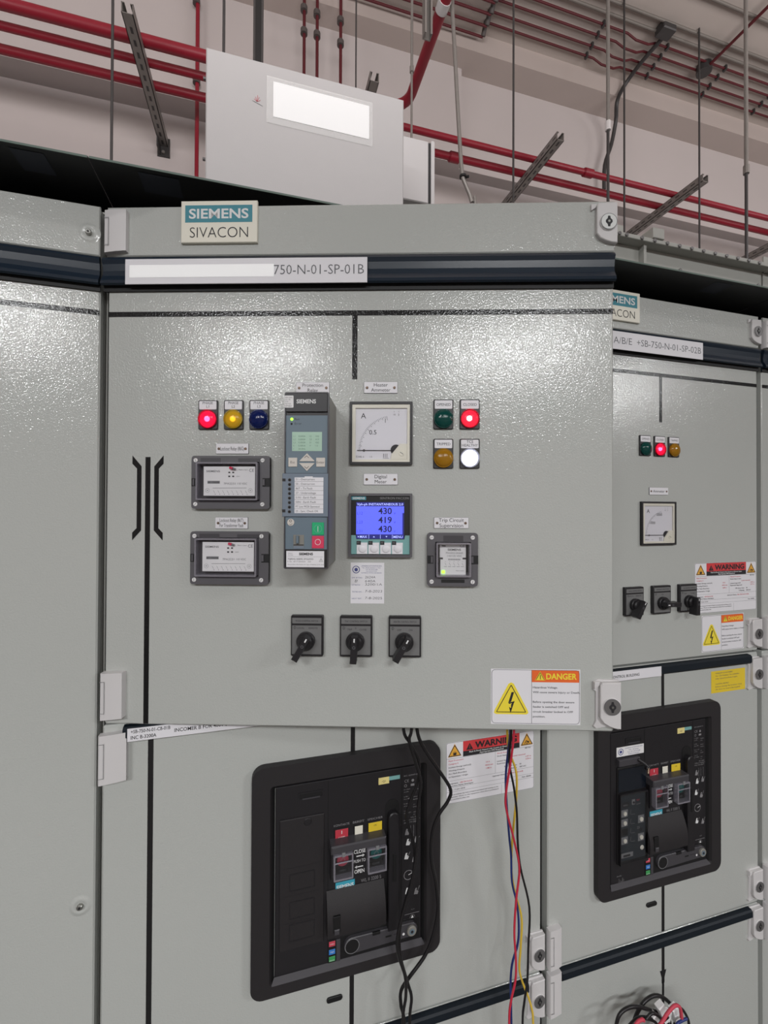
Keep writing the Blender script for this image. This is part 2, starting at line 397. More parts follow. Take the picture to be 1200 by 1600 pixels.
# ---- the cabinet whose upper door stands open
B = thing('switchgear_cabinet', 'switchgear cabinet with its upper door swung open and a large breaker in the door below', 'cabinet', 'row', 0, 0)
carcass(B, 800)
mb = panel('door', B, 10, 790, 1350, 2151)
tape(mb, 11, 789, 1982.5, 1990.5); tape(mb, 392.5, 400.5, 1884, 1982.5); tape(mb, 71.5, 79.5, 1351.5, 1764)
for sgn in (-1, 1):
    c = 75.5
    q = [(c+sgn*a, 1764+b) for a, b in ((24.5, 2.5), (10, -14.5), (10, -114), (24, -129.5), (24, -117.5), (17.2, -110.5), (17.2, -18), (24.5, -10.5))]
    a1 = [q[0], q[1], q[6], q[7]]; a2 = [q[1], q[2], q[5], q[6]]; a3 = [q[2], q[3], q[4], q[5]]
    for a in (a1, a2, a3): mb.flat(a if sgn < 0 else a[::-1], .25, 'tape')
DOOR = mb.build('door', B); DOOR['label'] = 'upper door swung open, full of meters and relays'
place(DOOR, 'door', 0, 0)
# the frame is expressed in world space and the cabinet stands at the origin
mb = MB(); mb.box(10, 790, 2075.5, 2152.5, -1, 4, 'paint', 1.5); mb.build('top_strip', DOOR)
mb = MB(); trim_top(mb, 5, 789); mb.build('trim_band', DOOR, smooth=50)
mb = MB(); mb.box(14, 786, 1354, 1358, -45, -20, 'grey'); mb.box(14, 18, 1354, 2150, -45, -20, 'grey'); mb.box(782, 786, 1354, 2150, -45, -20, 'grey'); mb.box(14, 786, 2146, 2150, -45, -20, 'grey')
mb.build('door_rim', DOOR)
hinge(DOOR, 9.5, 2078, 66, 34.5); hinge(DOOR, 9.5, 1361, 72, 34.5)
lock(DOOR, 791, 2081, dark=False, h=67); lock(DOOR, 796, 1354, True, 76)
# lower doors of B
def low_doors(cab, wd, label_mid=None):
    mb = panel('door', cab, 8, wd-8, 752, 1346)
    c = {800: 403, 600: 304}[wd]; lr = {800: 794.5, 600: 592}[wd]
    tape(mb, c-4, c+4, 753, 1345, 'tapeflat')
    if wd == 800: tape(mb, 71.5, 79.5, 753, 1345, 'tapeflat')
    d = mb.build('door', cab)
    mb = MB(); trim_mid(mb, 38, wd-42, 1345); mb.build('trim_band', d, smooth=50)
    hinge(d, 4.5, 1261, 76, 39); hinge(d, 5, 759, 80, 28); lock(d, lr, 1257, True, 80); lock(d, lr, 759, True, 78)
    mb = panel('door', cab, 8, wd-8, 110, 748)
    tape(mb, c-4, c+4, 640, 747, 'tapeflat')
    mb.flat([(c-9, 668), (c, 640), (c+9, 668)][::1], .3, 'tapeflat'); tape(mb, c-3, c+3, 560, 645, 'tapeflat')
    if wd == 800: tape(mb, 71.5, 79.5, 111, 747, 'tapeflat')
    e = mb.build('door', cab)
    mb = MB(); trim_mid(mb, 36, wd-42, 748); mb.build('trim_band', e, smooth=50)
    hinge(e, 5, 664, 86, 28); hinge(e, 5, 130, 80, 28); lock(e, lr, 666, True, 82); lock(e, lr, 130)
    # finger slot under the breaker
    mb = MB(); u0 = {800: 358, 600: 257}[wd]; mb.rbox(u0, u0+28, 817, 826, 0, 3, 'deep', 4.4, .6); mb.build('finger_slot', d)
    return d, e
low_doors(B, 800)
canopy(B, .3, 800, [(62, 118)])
# ---- cabinet to the right
def right_cab(u0, wd, label):
    c = thing('switchgear_cabinet', label, 'cabinet', 'row', u0, 0)
    carcass(c, wd)
    mb = panel('door', c, 8, wd-8, 1350, 2151)
    tape(mb, 9, wd-9, 1982.5, 1990.5); tape(mb, 295, 303, 1881, 1982.5)
    d = mb.build('door', c)
    mb = MB(); mb.box(8, wd-8, 2075.5, 2152.5, -1, 4, 'paint', 1.5); mb.build('top_strip', d)
    mb = MB(); trim_top(mb, 5, wd-6); mb.build('trim_band', d, smooth=50)
    hinge(d, 5, 2077, 66, 30); hinge(d, 5, 1356, 74, 30); lock(d, 592, 2079, True, 64); lock(d, 592, 1356, True, 73)
    low_doors(c, wd)
    # bolted roof rail
    mb = MB(); a = 140 if u0 == 800 else 4
    mb.box(a, wd-2, 2190, 2266, -20, 6, 'grey'); mb.box(a, wd-2, 2258, 2266, 6, 30, 'grey', 1)
    mb.box(a, wd-2, 2266, 2268, -20, 28, 'grey'); mb.box(a+92, a+99, 2192, 2258, 6, 20, 'grey')
    r = mb.build('roof_rail', c)
    mb = MB(); k = a+18
    for q in (k, k+18): mb.cyl((q, 2262), 4, 30, 33, 'steeld', 12, .8)
    x = k+58
    while x < wd-20: mb.cyl((x, 2262), 4, 30, 33, 'steeld', 12, .8); x += 34
    for q in (k+190, k+430): mb.cyl((q, 2226), 4, 6, 9, 'steeld', 12, .8)
    mb.build('rail_bolts', r)
    mb = MB(); mb.box(a, a+50, 2258, 2298, 4, 8, 'grey', .5); mb.box(a+105, a+135, 2268, 2290, -20, 32, 'grey', 1); mb.build('rail_bracket', r)
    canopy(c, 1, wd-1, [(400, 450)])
    return c
Cc = right_cab(800, 600, 'narrower switchgear cabinet with closed doors, right of the swung-open door')
Dd = right_cab(1400, 600, 'switchgear cabinet cut by the right edge of the photo, past the yellow caution sticker')
# ================================================================ things on the door fronts
def nameplate_label(fr, u, v, wd, h, lines, label, cat='label', th=.1, screws=True, tsz=5.4, name='engraved_label', w=0, group=None, long=False):
    t = thing(name, label, cat, fr, u, v, w, group)
    mb = MB(); mb.rbox(0, wd, 0, h, 0, 1.6, 'white', .8, .3, mside='inkg')
    n = len(lines)
    for i, s in enumerate(lines):
        y = h/2-tsz/2+(n-1)*tsz*.78-i*tsz*1.5
        mb.text(s, wd/2, y, tsz, 'ink', 1.75, 'c', width=(wd-14 if long else None), bold=0)
    mb.build('plate', t)
    if screws:
        for a in (4.8, wd-4.8):
            mb = MB(); mb.cyl((a, h/2-.3), 2, 1.5, 2.8, 'brass', 14, .5); mb.line(a-1.3, h/2-1, a+1.3, h/2+.5, .5, 'ink', 2.85); mb.build('screw', t)
    return t
def lamp(fr, u, v, col, lines, label, group, lit=0, hot=None):
    """signal lamp, 30 x 45 mm escutcheon"""
    t = thing('signal_lamp', label, 'lamp', fr, u, v, 0, group)
    mb = MB(); mb.rbox(0, 30, 0, 45, 0, 3.5, 'black', 1.6, .6); mb.build('bezel', t)
    mb = MB(); mb.rbox(1.6, 28.4, 30.5, 43.5, 3, 4.1, 'white', 1.4, .3)
    for i, s in enumerate(lines):
        mb.text(s, 15, (35 if len(lines) == 1 else 38.6-i*5.6), 3.9, 'inkg', 4.2, 'c', bold=.008)
    mb.build('label_plate', t)
    key = 'lens_'+col
    mb = MB(); mb.frame(circ(15, 15.5, 14.6, 32), circ(15, 15.5, 13.2, 32), 3, 6.5, key); mb.dome((15, 15.5), 13.8, 5, 6.5, key, 32, 7)
    ln = mb.build('lens', t)
    mb = MB(); mb.cyl((15, 15.5), 12.6, 3.4, 4.2, 'disc_'+col, 28)
    if lit:
        mb.dome((14.2, 15.8), 4.2, 4.2, 4.5, 'bulb_'+col, 16, 4)
    mb.build('lit_bulb' if lit else 'reflector', ln)
    return t
def lensmat(k, tint, base, lit=None, ls=0, bulb=None, bs=0, mixf=.45, rough=.12):
    m = bpy.data.materials.new('lens_'+k); m.use_nodes = True; t = m.node_tree; t.nodes.clear()
    o = t.nodes.new('ShaderNodeOutputMaterial'); tr = t.nodes.new('ShaderNodeBsdfTransparent'); tr.inputs[0].default_value = (*tint, 1)
    p = t.nodes.new('ShaderNodeBsdfPrincipled'); p.inputs['Base Color'].default_value = (*base, 1); p.inputs['Roughness'].default_value = rough
    ns = t.nodes.new('ShaderNodeTexNoise'); ns.inputs['Scale'].default_value = 120; bp = t.nodes.new('ShaderNodeBump'); bp.inputs['Strength'].default_value = .1; bp.inputs['Distance'].default_value = .0005
    t.links.new(ns.outputs['Fac'], bp.inputs['Height']); t.links.new(bp.outputs['Normal'], p.inputs['Normal'])
    mx = t.nodes.new('ShaderNodeMixShader'); mx.inputs[0].default_value = mixf
    t.links.new(tr.outputs[0], mx.inputs[1]); t.links.new(p.outputs[0], mx.inputs[2]); t.links.new(mx.outputs[0], o.inputs[0])
    M['lens_'+k] = m
    M['disc_'+k] = mat('disc_'+k, base, .4, emis=lit, estr=ls) if lit else mat('disc_'+k, base, .4)
    if bulb: M['bulb_'+k] = mat('bulb_'+k, (.9, .9, .9), .4, emis=bulb, estr=bs)
lensmat('red', (.95, .15, .3), srgb(214, 24, 74), (1, .05, .16), 1.6, (1, .30, .4), 14)
lensmat('redhot', (.98, .35, .38), srgb(214, 24, 64), (1, .06, .12), 1.8, (1, .7, .55), 22)
lensmat('yellowlit', (.98, .84, .25), srgb(196, 168, 44), (1, .6, .05), .12, (1, .5, .05), 3, .55)
lensmat('blue', (.05, .12, .5), srgb(16, 34, 96), None, 0, None, 0, .7)
lensmat('green', (.1, .4, .35), srgb(14, 78, 72), None, 0, None, 0, .7)
lensmat('amber', (.8, .5, .1), srgb(176, 128, 28), None, 0, None, 0, .7)
lensmat('whitelit', (.98, .98, 1), srgb(236, 238, 255), (.85, .9, 1), 2.2, (1, 1, 1), 8, .4)
G1 = 'phase lamps in a row on the open door'; G2 = 'state lamps at the right of the open door'; G3 = 'state lamps on the closed door at right'
lamp('door', 155.2, 1806.5, 'red', ['PHASE', 'L1'], 'lit red signal lamp under the PHASE L1 plate on the open door', G1, 1)
lamp('door', 195, 1806.5, 'yellowlit', ['PHASE', 'L2'], 'yellow signal lamp under the PHASE L2 plate, glowing faintly', G1, 1)
lamp('door', 234.6, 1806.5, 'blue', ['PHASE', 'L3'], 'dark blue signal lamp under the PHASE L3 plate', G1)
lamp('door', 517.5, 1807, 'green', ['OPENED'], 'dark green OPENED signal lamp beside the square dial meter on the open door', G2)
lamp('door', 557.5, 1807, 'redhot', ['CLOSED'], 'brightly lit red CLOSED signal lamp on the open door', G2, 1)
lamp('door', 517.5, 1747, 'amber', ['TRIPPED'], 'unlit amber TRIPPED signal lamp on the open door, below the green one', G2)
lamp('door', 557.5, 1747, 'whitelit', ['TCS', 'HEALTHY'], 'glowing white TCS HEALTHY signal lamp', G2, 1)
lamp('row', 1038.5, 1804.5, 'green', ['OPENED'], 'small dark green lamp, first of three on the closed door at right', G3)
lamp('row', 1078.5, 1804.5, 'red', ['CLOSED'], 'lit pink-red lamp between green and amber on the closed door at right', G3, 1)
lamp('row', 1118.5, 1804.5, 'amber', ['TRIPPED'], 'small amber lamp, third of three on the closed door at right', G3)
GL = 'engraved labels with two screws'
nameplate_label('door', 182.3, 1769, 51, 16, ['Lockout Relay (86G)'], 'white one-line label plate above the upper lockout relay', long=True, tsz=5.6, group=GL)
nameplate_label('door', 182, 1653.5, 51, 17.6, ['Lockout Relay (86T)', 'For Transformer Fault'], 'white two-line label plate between the two lockout relays', long=True, tsz=5.2, group=GL)
nameplate_label('door', 306.3, 1862, 51.5, 17.5, ['Protection', 'Relay'], 'white label plate half hidden behind the top of the tall protection relay', tsz=5.2, group=GL)
nameplate_label('door', 411, 1862.2, 51.5, 17.5, ['Heater', 'Ammeter'], 'white Heater Ammeter label plate above the dial meter', tsz=5.2, group=GL)
nameplate_label('door', 411, 1721.6, 52.5, 17.3, ['Digital', 'Meter'], 'white Digital Meter label plate between dial meter and blue display', tsz=5.2, group=GL)
nameplate_label('door', 518.8, 1655.6, 52.6, 16.8, ['Trip Circuit', 'Supervision'], 'white Trip Circuit Supervision label plate above the small square relay', tsz=5.4, group=GL)
nameplate_label('row', 1066, 1719, 52.6, 16.4, ['Ammeter'], 'white Ammeter label plate on the closed door at right', tsz=5.6, group=GL)

# ---- badges and long name strips
def badge(fr, u, v, w, label):
    t = thing('maker_badge', label, 'badge', fr, u, v, w, 'maker badges above the navy bands')
    mb = MB(); mb.box(0, 118, 0, 64.5, 0, 5, 'cream', .8)
    mb.rect(6.5, 110.5, 31, 57.5, 5.12, 'teal'); mb.text('SIEMENS', 12.5, 37.3, 14.2, 'wink', 5.25, 'l', width=92, bold=.022)
    mb.text('SIVACON', 14, 7.6, 16, 'ink', 5.2, 'l', width=90, bold=-.012); mb.build('badge_plate', t); return t
badge('door', 128.7, 2092.5, 4, 'cream badge with teal SIEMENS band, on the top edge of the open door')
badge('row', 915, 2091.5, 4, 'cream badge half hidden by the open door, on the closed cabinet at right')
def strip(fr, u, v, w, wd, h, label, txts, blank=None, name='name_strip', group=None):
    t = thing(name, label, 'label', fr, u, v, w, group)
    mb = MB(); mb.box(0, wd, 0, h, 0, 1.2, 'white', .3)
    for (s, x, y, sz, width) in txts: mb.text(s, x, y, sz, 'inkg' if name == 'name_strip' else 'ink', 1.35, 'l', width=width, bold=-.008 if name == 'name_strip' else .01)
    mb.build('strip_plate', t)
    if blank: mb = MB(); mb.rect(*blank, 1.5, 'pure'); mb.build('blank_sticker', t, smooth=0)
    return t
strip('door', 45, 2027, 12.2, 371, 38.5, 'long white name strip ending 750-N-01-SP-01B on the open door', [('750-N-01-SP-01B', 229, 13, 14.5, 137)], (7, 229, 10, 29))
strip('row', 860, 2027, 12.2, 346, 38.5, 'long white name strip ending SP-02B on the closed cabinet at right', [('A/B/E', 99, 12.5, 14, 48), ('+SB-750-N-01-SP-02B', 160, 12.5, 14, 180)])
strip('row', 1402+25, 2027, 12.2, 300, 38.5, 'white name strip cut by the right edge of the photo', [('SB-750-N-01-SP-03B', 14, 12, 14, 190)])
strip('row', 45, 1322.5, 11.3, 355, 20, 'thin white strip reading INCOMER B, half under the open door', [('+SB-750-N-01-CB-01B', 5, 12.5, 5.2, 56), ('INC B-3200A', 5, 3.4, 5.2, 36), ('INCOMER B FOR 400V SWITCHBOARD', 67, 7, 5.6, 130)], name='feeder_strip', group='thin feeder strips')
strip('row', 835, 1322.5, 11.3, 252, 21, 'thin white strip ending CONTROL BUILDING, beside the open door\'s lower lock', [('ROCKPILE CONTROL BUILDING', 80, 7, 5.6, 112)], name='feeder_strip', group='thin feeder strips')

# ---- square dial meters
def ammeter(fr, u, v, label, n1, n2, spot=False):
    t = thing('dial_ammeter', label, 'meter', fr, u, v, 0, 'square dial ammeters')
    mb = MB(); mb.frame(rrect(0, 96, 0, 96, 1.2), rrect(4, 92, 4, 92, .8), 0, 6, 'black', 3); mb.build('bezel', t)
    mb = MB(); mb.frame(rrect(4, 92, 4, 92, .8), rrect(9, 88, 8, 86.5, .6), 1, 5, 'cream', 2); mb.build('cream_surround', t)
    mb = MB(); mb.rect(8, 89, 7, 88, 2.2, 'white')
    c = (67.6, 21.8)
    for k in range(31):
        f = k/30; a = R(180-f*78); r0 = 54; L = 5.5 if k % 3 == 0 else 3.4
        if k in (15, 30): L = 8
        mb.line(c[0]+r0*math.cos(a), c[1]+r0*math.sin(a), c[0]+(r0+L*.2-L)*math.cos(a), c[1]+(r0+L*.2-L)*math.sin(a), .55, 'inkg', 2.35)
    mb.text('A', 17, 71, 8, 'ink', 2.35); mb.text(n1, 30 if len(n1) < 4 else 26, 46.5, 6.6 if len(n1) < 4 else 5.4, 'ink', 2.35); mb.text(n2, 54 if len(n2) < 3 else 44, 64.5, 6.2 if len(n2) < 4 else 5.4, 'ink', 2.35)
    for a, b in ((67, '15'), (74, '2')): mb.text(b, a, 75.5, 2.6, 'ink', 2.35); mb.line(a+1, 80, a+1, 82.5, .4, 'inkg', 2.35)
    mb.text('E244L-6', 10, 11, 2.6, 'inkg', 2.35); mb.text('1.5', 31, 11, 2.4, 'inkg', 2.35)
    for k in range(3): mb.line(52+k*2.6, 11, 52+k*2.6, 17, .7, 'ink', 2.35)
    mb.line(51, 10, 60, 10, .5, 'ink', 2.35)
    mb.build('dial', t)
    mb = MB(); mb.tube([(c[0], c[1], 3.6), (11.5, c[1]+.2, 3.6)], .55, 'ink', 6); mb.ring((22, c[1]), 1.8, .8, 'ink', 3.7, 14); mb.build('needle', t)
    mb = MB(); mb.prism(circ(71, 22.5, 8.4, 24), 2.3, 3.0, 'ink'); mb.build('pivot_disc', t)  # black disc around the needle pivot
    mb = MB(); mb.prism([(62.5, 8), (88, 8), (88, 32), (77, 32), (63.5, 15.5)], 2.3, 4.4, 'cream', .5); mb.cyl((79.5, 17.5), 4.4, 4.3, 5.2, 'cream', 20, .3); mb.line(77, 19, 82, 16, .8, 'inkg', 5.3)
    mb.build('corner_cover', t)
    mb = MB(); mb.rect(4, 92, 4, 92, 5.6, 'clearw'); mb.build('glass', t, smooth=0)
    return t
ammeter('door', 389.5, 1752.3, 'square white dial ammeter with black rim on the open door', '0.5', '1')
ammeter('row', 1041, 1608, 'square dial ammeter on the closed door at right', '1000', '2000')

# ---- digital meter
t = thing('digital_meter', 'square digital meter with a bright blue display on the open door', 'meter', 'door', 389, 1611.8)
mb = MB(); mb.rbox(0, 96.5, 0, 96.5, 0, 7, 'relayd', 1.5, 1); mb.frame(rrect(0, 96.5, 0, 96.5, 1.5), rrect(3.6, 92.8, 3.6, 92.8, .8), 6, 9, 'relayg', 7); mb.build('housing', t)
mb = MB(); mb.rect(3.6, 92.8, 3.6, 92.8, 7.15, 'deep'); mb.rect(4, 92.4, 4.4, 33, 7.3, 'tealk'); mb.flat([(10.5, 33.5), (12, 27), (84.5, 27), (86, 33.5)], 7.4, 'deep')
mb.rect(4, 26.4, 86.5, 91.8, 7.3, 'teal'); mb.text('SIEMENS', 5.8, 87.6, 3.1, 'wink', 7.4, width=18.6, bold=.02)
mb.text('SENTRON PAC3200', 47.5, 87.6, 3.4, 'gink', 7.4, width=44); mb.build('front_foil', t)
mb = MB(); mb.rect(11.5, 84, 34.5, 83, 7.5, 'blcd'); mb.rect(11.5, 84, 77, 83.2, 7.6, 'blcdd'); mb.rect(11.5, 84, 27.8, 34.5, 7.6, 'blcdd'); mb.rect(81.5, 84, 34.5, 67, 7.6, 'blcdd')
mb.text('Vph-ph INSTANTANEOUS 2.0', 12.6, 78.4, 3.3, 'blcdt', 7.7, width=70, bold=.01)
for k, (s, l) in enumerate((('430', 'L12'), ('419', 'L23'), ('430', 'L31'))):
    y = 65.4-k*13.6; mb.text(s, 45, y, 9, 'blcdink', 7.7, width=20.5, bold=.02); mb.text(l, 13, y-1, 4.2, 'blcdd', 7.7, bold=-.015); mb.text('V', 68.5, y-.6, 3, 'blcdd', 7.7)
mb.text('MAX', 17, 29, 3.6, 'blcdt', 7.7, bold=.005); mb.text('MENU', 68, 29, 3.6, 'blcdt', 7.7, bold=.005)
mb.flat([(14, 29.4), (16, 30.8), (14, 32.2)], 7.7, 'blcdt'); mb.flat([(37, 30), (40, 30), (38.5, 31.8)], 7.7, 'blcdt'); mb.flat([(56, 31.8), (57.5, 30), (59, 31.8)], 7.7, 'blcdt')
for a in (30.5, 48, 66): mb.rect(a, a+.5, 28, 34, 7.7, 'blcdt')
mb.build('display', t, smooth=0)
for k in range(4):
    a = 12.4+k*17.8
    mb = MB(); mb.box(a, a+16.4, 4.6, 22, 7.2, 8.4, 'white', .4); mb.dome((a+8.8, 12.6), 6.3, 8.4, 1.8, 'white', 20, 4); mb.rect(a, a+6.4, 18.6, 24.4, 8.5, 'ink'); mb.text('F%d' % (k+1), a+1.4, 20.4, 2.4, 'gink', 8.6)
    mb.build('key', t)

# ---- test sticker
def seal(mb, c, r, w):
    mb.ring(c, r, r*.2, 'inkb', w, 24); mb.flat(circ(c[0], c[1]-.1, r*.48, 16), w, 'inkb')
t = thing('test_sticker', 'small white test sticker with handwriting and a round blue seal, below the digital meter', 'sticker', 'door', 391.7, 1540)
mb = MB(); mb.rect(0, 51.5, 0, 62.5, .3, 'white'); seal(mb, (8.4, 51.8), 5.8, .45)
for k, s in enumerate(('JOHNSON AUTOMATION SDN', 'No. 38 Jln Industri 3, Tmn', 'Tel: 07-3512188', 'Fax: 07-3513199', 'ELECTRICAL TESTING AND SERVICE')): mb.text(s, 32, 56.5-k*2.6, 1.4 if k else 1.8, 'inkb', .45, 'c', width=(31, 28, 18, 16, 31)[k])
for y, a, b in ((38.5, 'DMT SETTING :', '2624A'), (32.5, '', '640A'), (27.5, 'CT RATIO     :', '3200/1A'), (17, 'TESTED ON  :', '7-8-2023'), (6.6, 'NEXT TEST  :', '7-8-2025')):
    if a: mb.text(a, 2, y, 1.7, 'inkb', .45, 'l', width=17)
    mb.text(b, 22, y, 3.6, 'ink', .45, 'l', width=26 if len(b) > 6 else 16, bold=-.012, slant=.12)
mb.text('Ef', 6.5, 32.5, 3.8, 'ink', .45, slant=.2); mb.build('paper', t, smooth=0)

# ---- tall protection relay
def prel():
    t = thing('protection_relay', 'tall dark protection relay with a green screen and key pad on the open door', 'relay', 'door', 308.6, 1603)
    D = 80; Wd = 60.6; H = 240
    # coordinates below are for the front face, kept at its true size
    mb = MB(); mb.rbox(1, Wd-1, 1, H, 0, D-4, 'side', 3, 1); mb.frame(rrect(0, Wd, 0, H, 2.5), rrect(1.6, Wd-1.6, 1.6, H-1.6, 1.5), D-6, D, 'relayd'); mb.rbox(1.2, Wd-1.2, 1.2, H-1.2, D-6, D-2, 'black', 1.5)
    mb.build('housing', t)
    w = D-1.9
    mb = MB(); mb.rbox(1.6, Wd-2, 213, H-1.8, w, w+2.6, 'black', 1, .5); mb.text('SIEMENS', 16.5, 224.5, 5.2, 'wink', w+2.8, 'l', width=26.5, bold=.03); mb.build('top_cap', t)
    mb = MB(); mb.rect(1.6, Wd-2.2, 26.5, 70, w+.2, 'slate'); mb.build('lower_foil', t, smooth=0); mb = MB(); mb.rect(1.6, Wd-2.2, 130, 208.5, w+.2, 'slate')
    mb.text('Run', 13.6, 202, 3, 'ink', w+.35, bold=-.01); mb.text('Error', 13.6, 196, 3, 'ink', w+.35, bold=-.01); mb.build('front_foil', t)
    mb = MB(); mb.dome((9.6, 203.4), 2.1, w, 1.4, 'ledg', 16, 4); mb.build('green_led', t)
    mb = MB(); mb.dome((9.4, 197), 1.5, w, .9, 'ink', 12, 3); mb.build('dark_led', t)
    mb = MB(); mb.rect(10.2, 51, 160, 186, w+.4, 'lcd')
    for k in range(5):
        y = 179-k*4.3
        for (x, s) in ((12, ('L1', 'L2', 'L3', 'E', 'f')[k]), (19, ('0.000A', '0.000A', '0.000A', '0.00kA', '50.0Hz')[k]), (34, ('12', '23', '31', 'V', '')[k]), (42, ('430', '419', '430', '1.0', '')[k])): mb.text(s, x, y, 2.3, 'lcdink', w+.5, bold=-.01)
    mb.build('display', t, smooth=0)
    def key(nm, pts, lab=None, m='beige', tm='ink'):
        mb = MB(); mb.prism(pts, w, w+1.3, m, .3)
        if lab: lab(mb)
        mb.build(nm, t)
    z = w+1.45
    key('key', rrect(5.4, 17.4, 138.5, 150.8, .5), lambda m_: m_.text('Esc', 11.4, 143, 3.2, 'ink', z, 'c', bold=-.01))
    key('key', rrect(43.4, 55.4, 138.5, 150.8, .5), lambda m_: m_.text('Enter', 49.4, 143, 3.2, 'ink', z, 'c', bold=-.01, width=10.4))
    def ar(s):
        def f(m_):
            c = (30.4, 152 if s > 0 else 137.6)
            m_.line(c[0]-3, c[1]-1.4*s, c[0], c[1]+1.4*s, .6, 'ink', z); m_.line(c[0], c[1]+1.4*s, c[0]+3, c[1]-1.4*s, .6, 'ink', z)
        return f
    key('key', [(20, 145.9), (41.6, 145.9), (30.8, 157)], ar(1)); key('key', [(20, 143.6), (30.8, 132.4), (41.6, 143.6)], ar(-1))
    mb = MB(); mb.box(-2.5, Wd-.4, 70.5, 129.5, w-1, w+2.2, 'slateb', .7)
    mb.rect(-2.4, 2, 118.5, 122.4, w+2.4, 'ink'); mb.rect(-2.4, 2, 76.5, 80.5, w+2.4, 'ink'); mb.rect(14.4, 53.6, 75.5, 124, w+2.4, 'white'); mb.rect(28, 39, 124, 125.3, w+2.4, 'white')
    for k, s in enumerate(('51 - Overcurrent', '50 - Overcurrent', '86T - Tx Fault', '27 - Undervoltage', '51N - Earth Fault', '50N - Earth Fault', 'PT Line MCB Operated', '25 - Sync. Check OK')):
        y = 120.6-k*6.15
        mb.text(s, 16, y-.6, 2.7, 'ink', w+2.55, width=len(s)*1.62, bold=-.006)
        if k: mb.rect(14.4, 53.6, y+3.8, y+4.1, w+2.5, 'inkg')
    mb.build('label_frame', t)
    for k in range(8):
        mb = MB(); y = 120.5-k*6.15; mb.ring((7.6, y), 2.4, .8, 'inkg', w+2.45, 18); mb.dome((7.6, y), 1.8, w+2.2, 1.2, 'deep', 16, 3); mb.build('indicator_led', t)
    mb = MB(); mb.cyl((9, 63), 4.8, w, w+1, 'beige', 24, .3); mb.ring((9, 65), 1.8, .5, 'ink', w+1.15, 16); mb.line(7.3, 60.7, 9, 59.3, .5, 'ink', w+1.15); mb.line(9, 59.3, 11.2, 61.5, .5, 'ink', w+1.15); mb.build('reset_key', t)
    mb = MB(); mb.box(38.2, 54.4, 46, 63, w, w+1.6, 'green', .4); mb.ring((46.3, 54.5), 5.4, .4, 'tealk', w+1.7, 24); mb.rect(46, 46.7, 50.5, 58, w+1.75, 'wink'); mb.build('key', t)['label'] = 'green on key'
    mb = MB(); mb.box(38.2, 54.4, 28, 44.6, w, w+1.6, 'red', .4); mb.ring((46.3, 36.5), 4, .6, 'wink', w+1.75, 24); mb.build('key', t)['label'] = 'red off key'
    mb = MB(); mb.box(12.6, 27.4, 27, 46, w, w+.8, 'side', .3); mb.box(17.2, 20.6, 34.6, 45, w+.6, w+5, 'slate', .6); mb.rect(13, 27, 31.6, 33, w+.95, 'ink'); mb.rect(13, 27.2, 27.2, 31, w+.95, 'slateb'); mb.build('port_latch', t)
    mb = MB(); mb.rect(3.2, 54.8, 2.2, 24.2, w+.5, 'white')
    mb.text('SIEMENS', 20.6, 18.6, 3.2, 'ink', w+.6, width=19, bold=.04); mb.line(5, 16.4, 53, 16.4, .25, 'inkg', w+.6)
    mb.text('Made in', 5.6, 20.4, 1.3, 'inkg', w+.6); mb.text('Germany', 5.6, 18.2, 1.3, 'inkg', w+.6)
    mb.text('7SJ8042-5EB90-3FG0/DD', 5.2, 12.2, 2.1, 'ink', w+.6, width=35); mb.text('F.-Nr.  BF1712034354    /DD', 5.2, 9, 1.6, 'inkg', w+.6, width=32); mb.text('See product information for type of battery to be used', 5.2, 5.2, 1.5, 'inkg', w+.6, width=49)
    mb.line(48, 10, 50.5, 14.4, .3, 'inkg', w+.6); mb.line(50.5, 14.4, 53, 10, .3, 'inkg', w+.6); mb.line(48, 10, 53, 10, .3, 'inkg', w+.6); mb.line(50.5, 11, 50.5, 13, .4, 'ink', w+.6)
    mb.build('rating_label', t, smooth=0)
    mb = MB(); mb.rbox(0, 12.4, 218.5, 235, w+2.7, w+2.9, 'face', 1)
    for k, s in enumerate(('SDN. BHD.', 'No. 38', 'Tel', 'Service')): mb.text(s, 1, 231.5-k*2.7, 1.4, 'inkg', w+3.05, width=(10, 7, 4, 8)[k])
    mb.text('17151', 1, 219.6, 2.4, 'ink', w+3.05, width=8.6); mb.build('asset_sticker', t, smooth=0)
    return t
prel()
t = thing('seal_sticker', 'translucent square sticker with a round blue seal, just left of the protection relay', 'sticker', 'door', 291, 1821.5)
mb = MB(); mb.rect(0, 22, 0, 20, .4, 'tapeclear'); mb.ring((10.5, 9.5), 6.6, 1.2, 'inkb', .55, 24); mb.rect(5.5, 18, 8, 10.6, .6, 'inkg'); mb.build('paper', t, smooth=0)

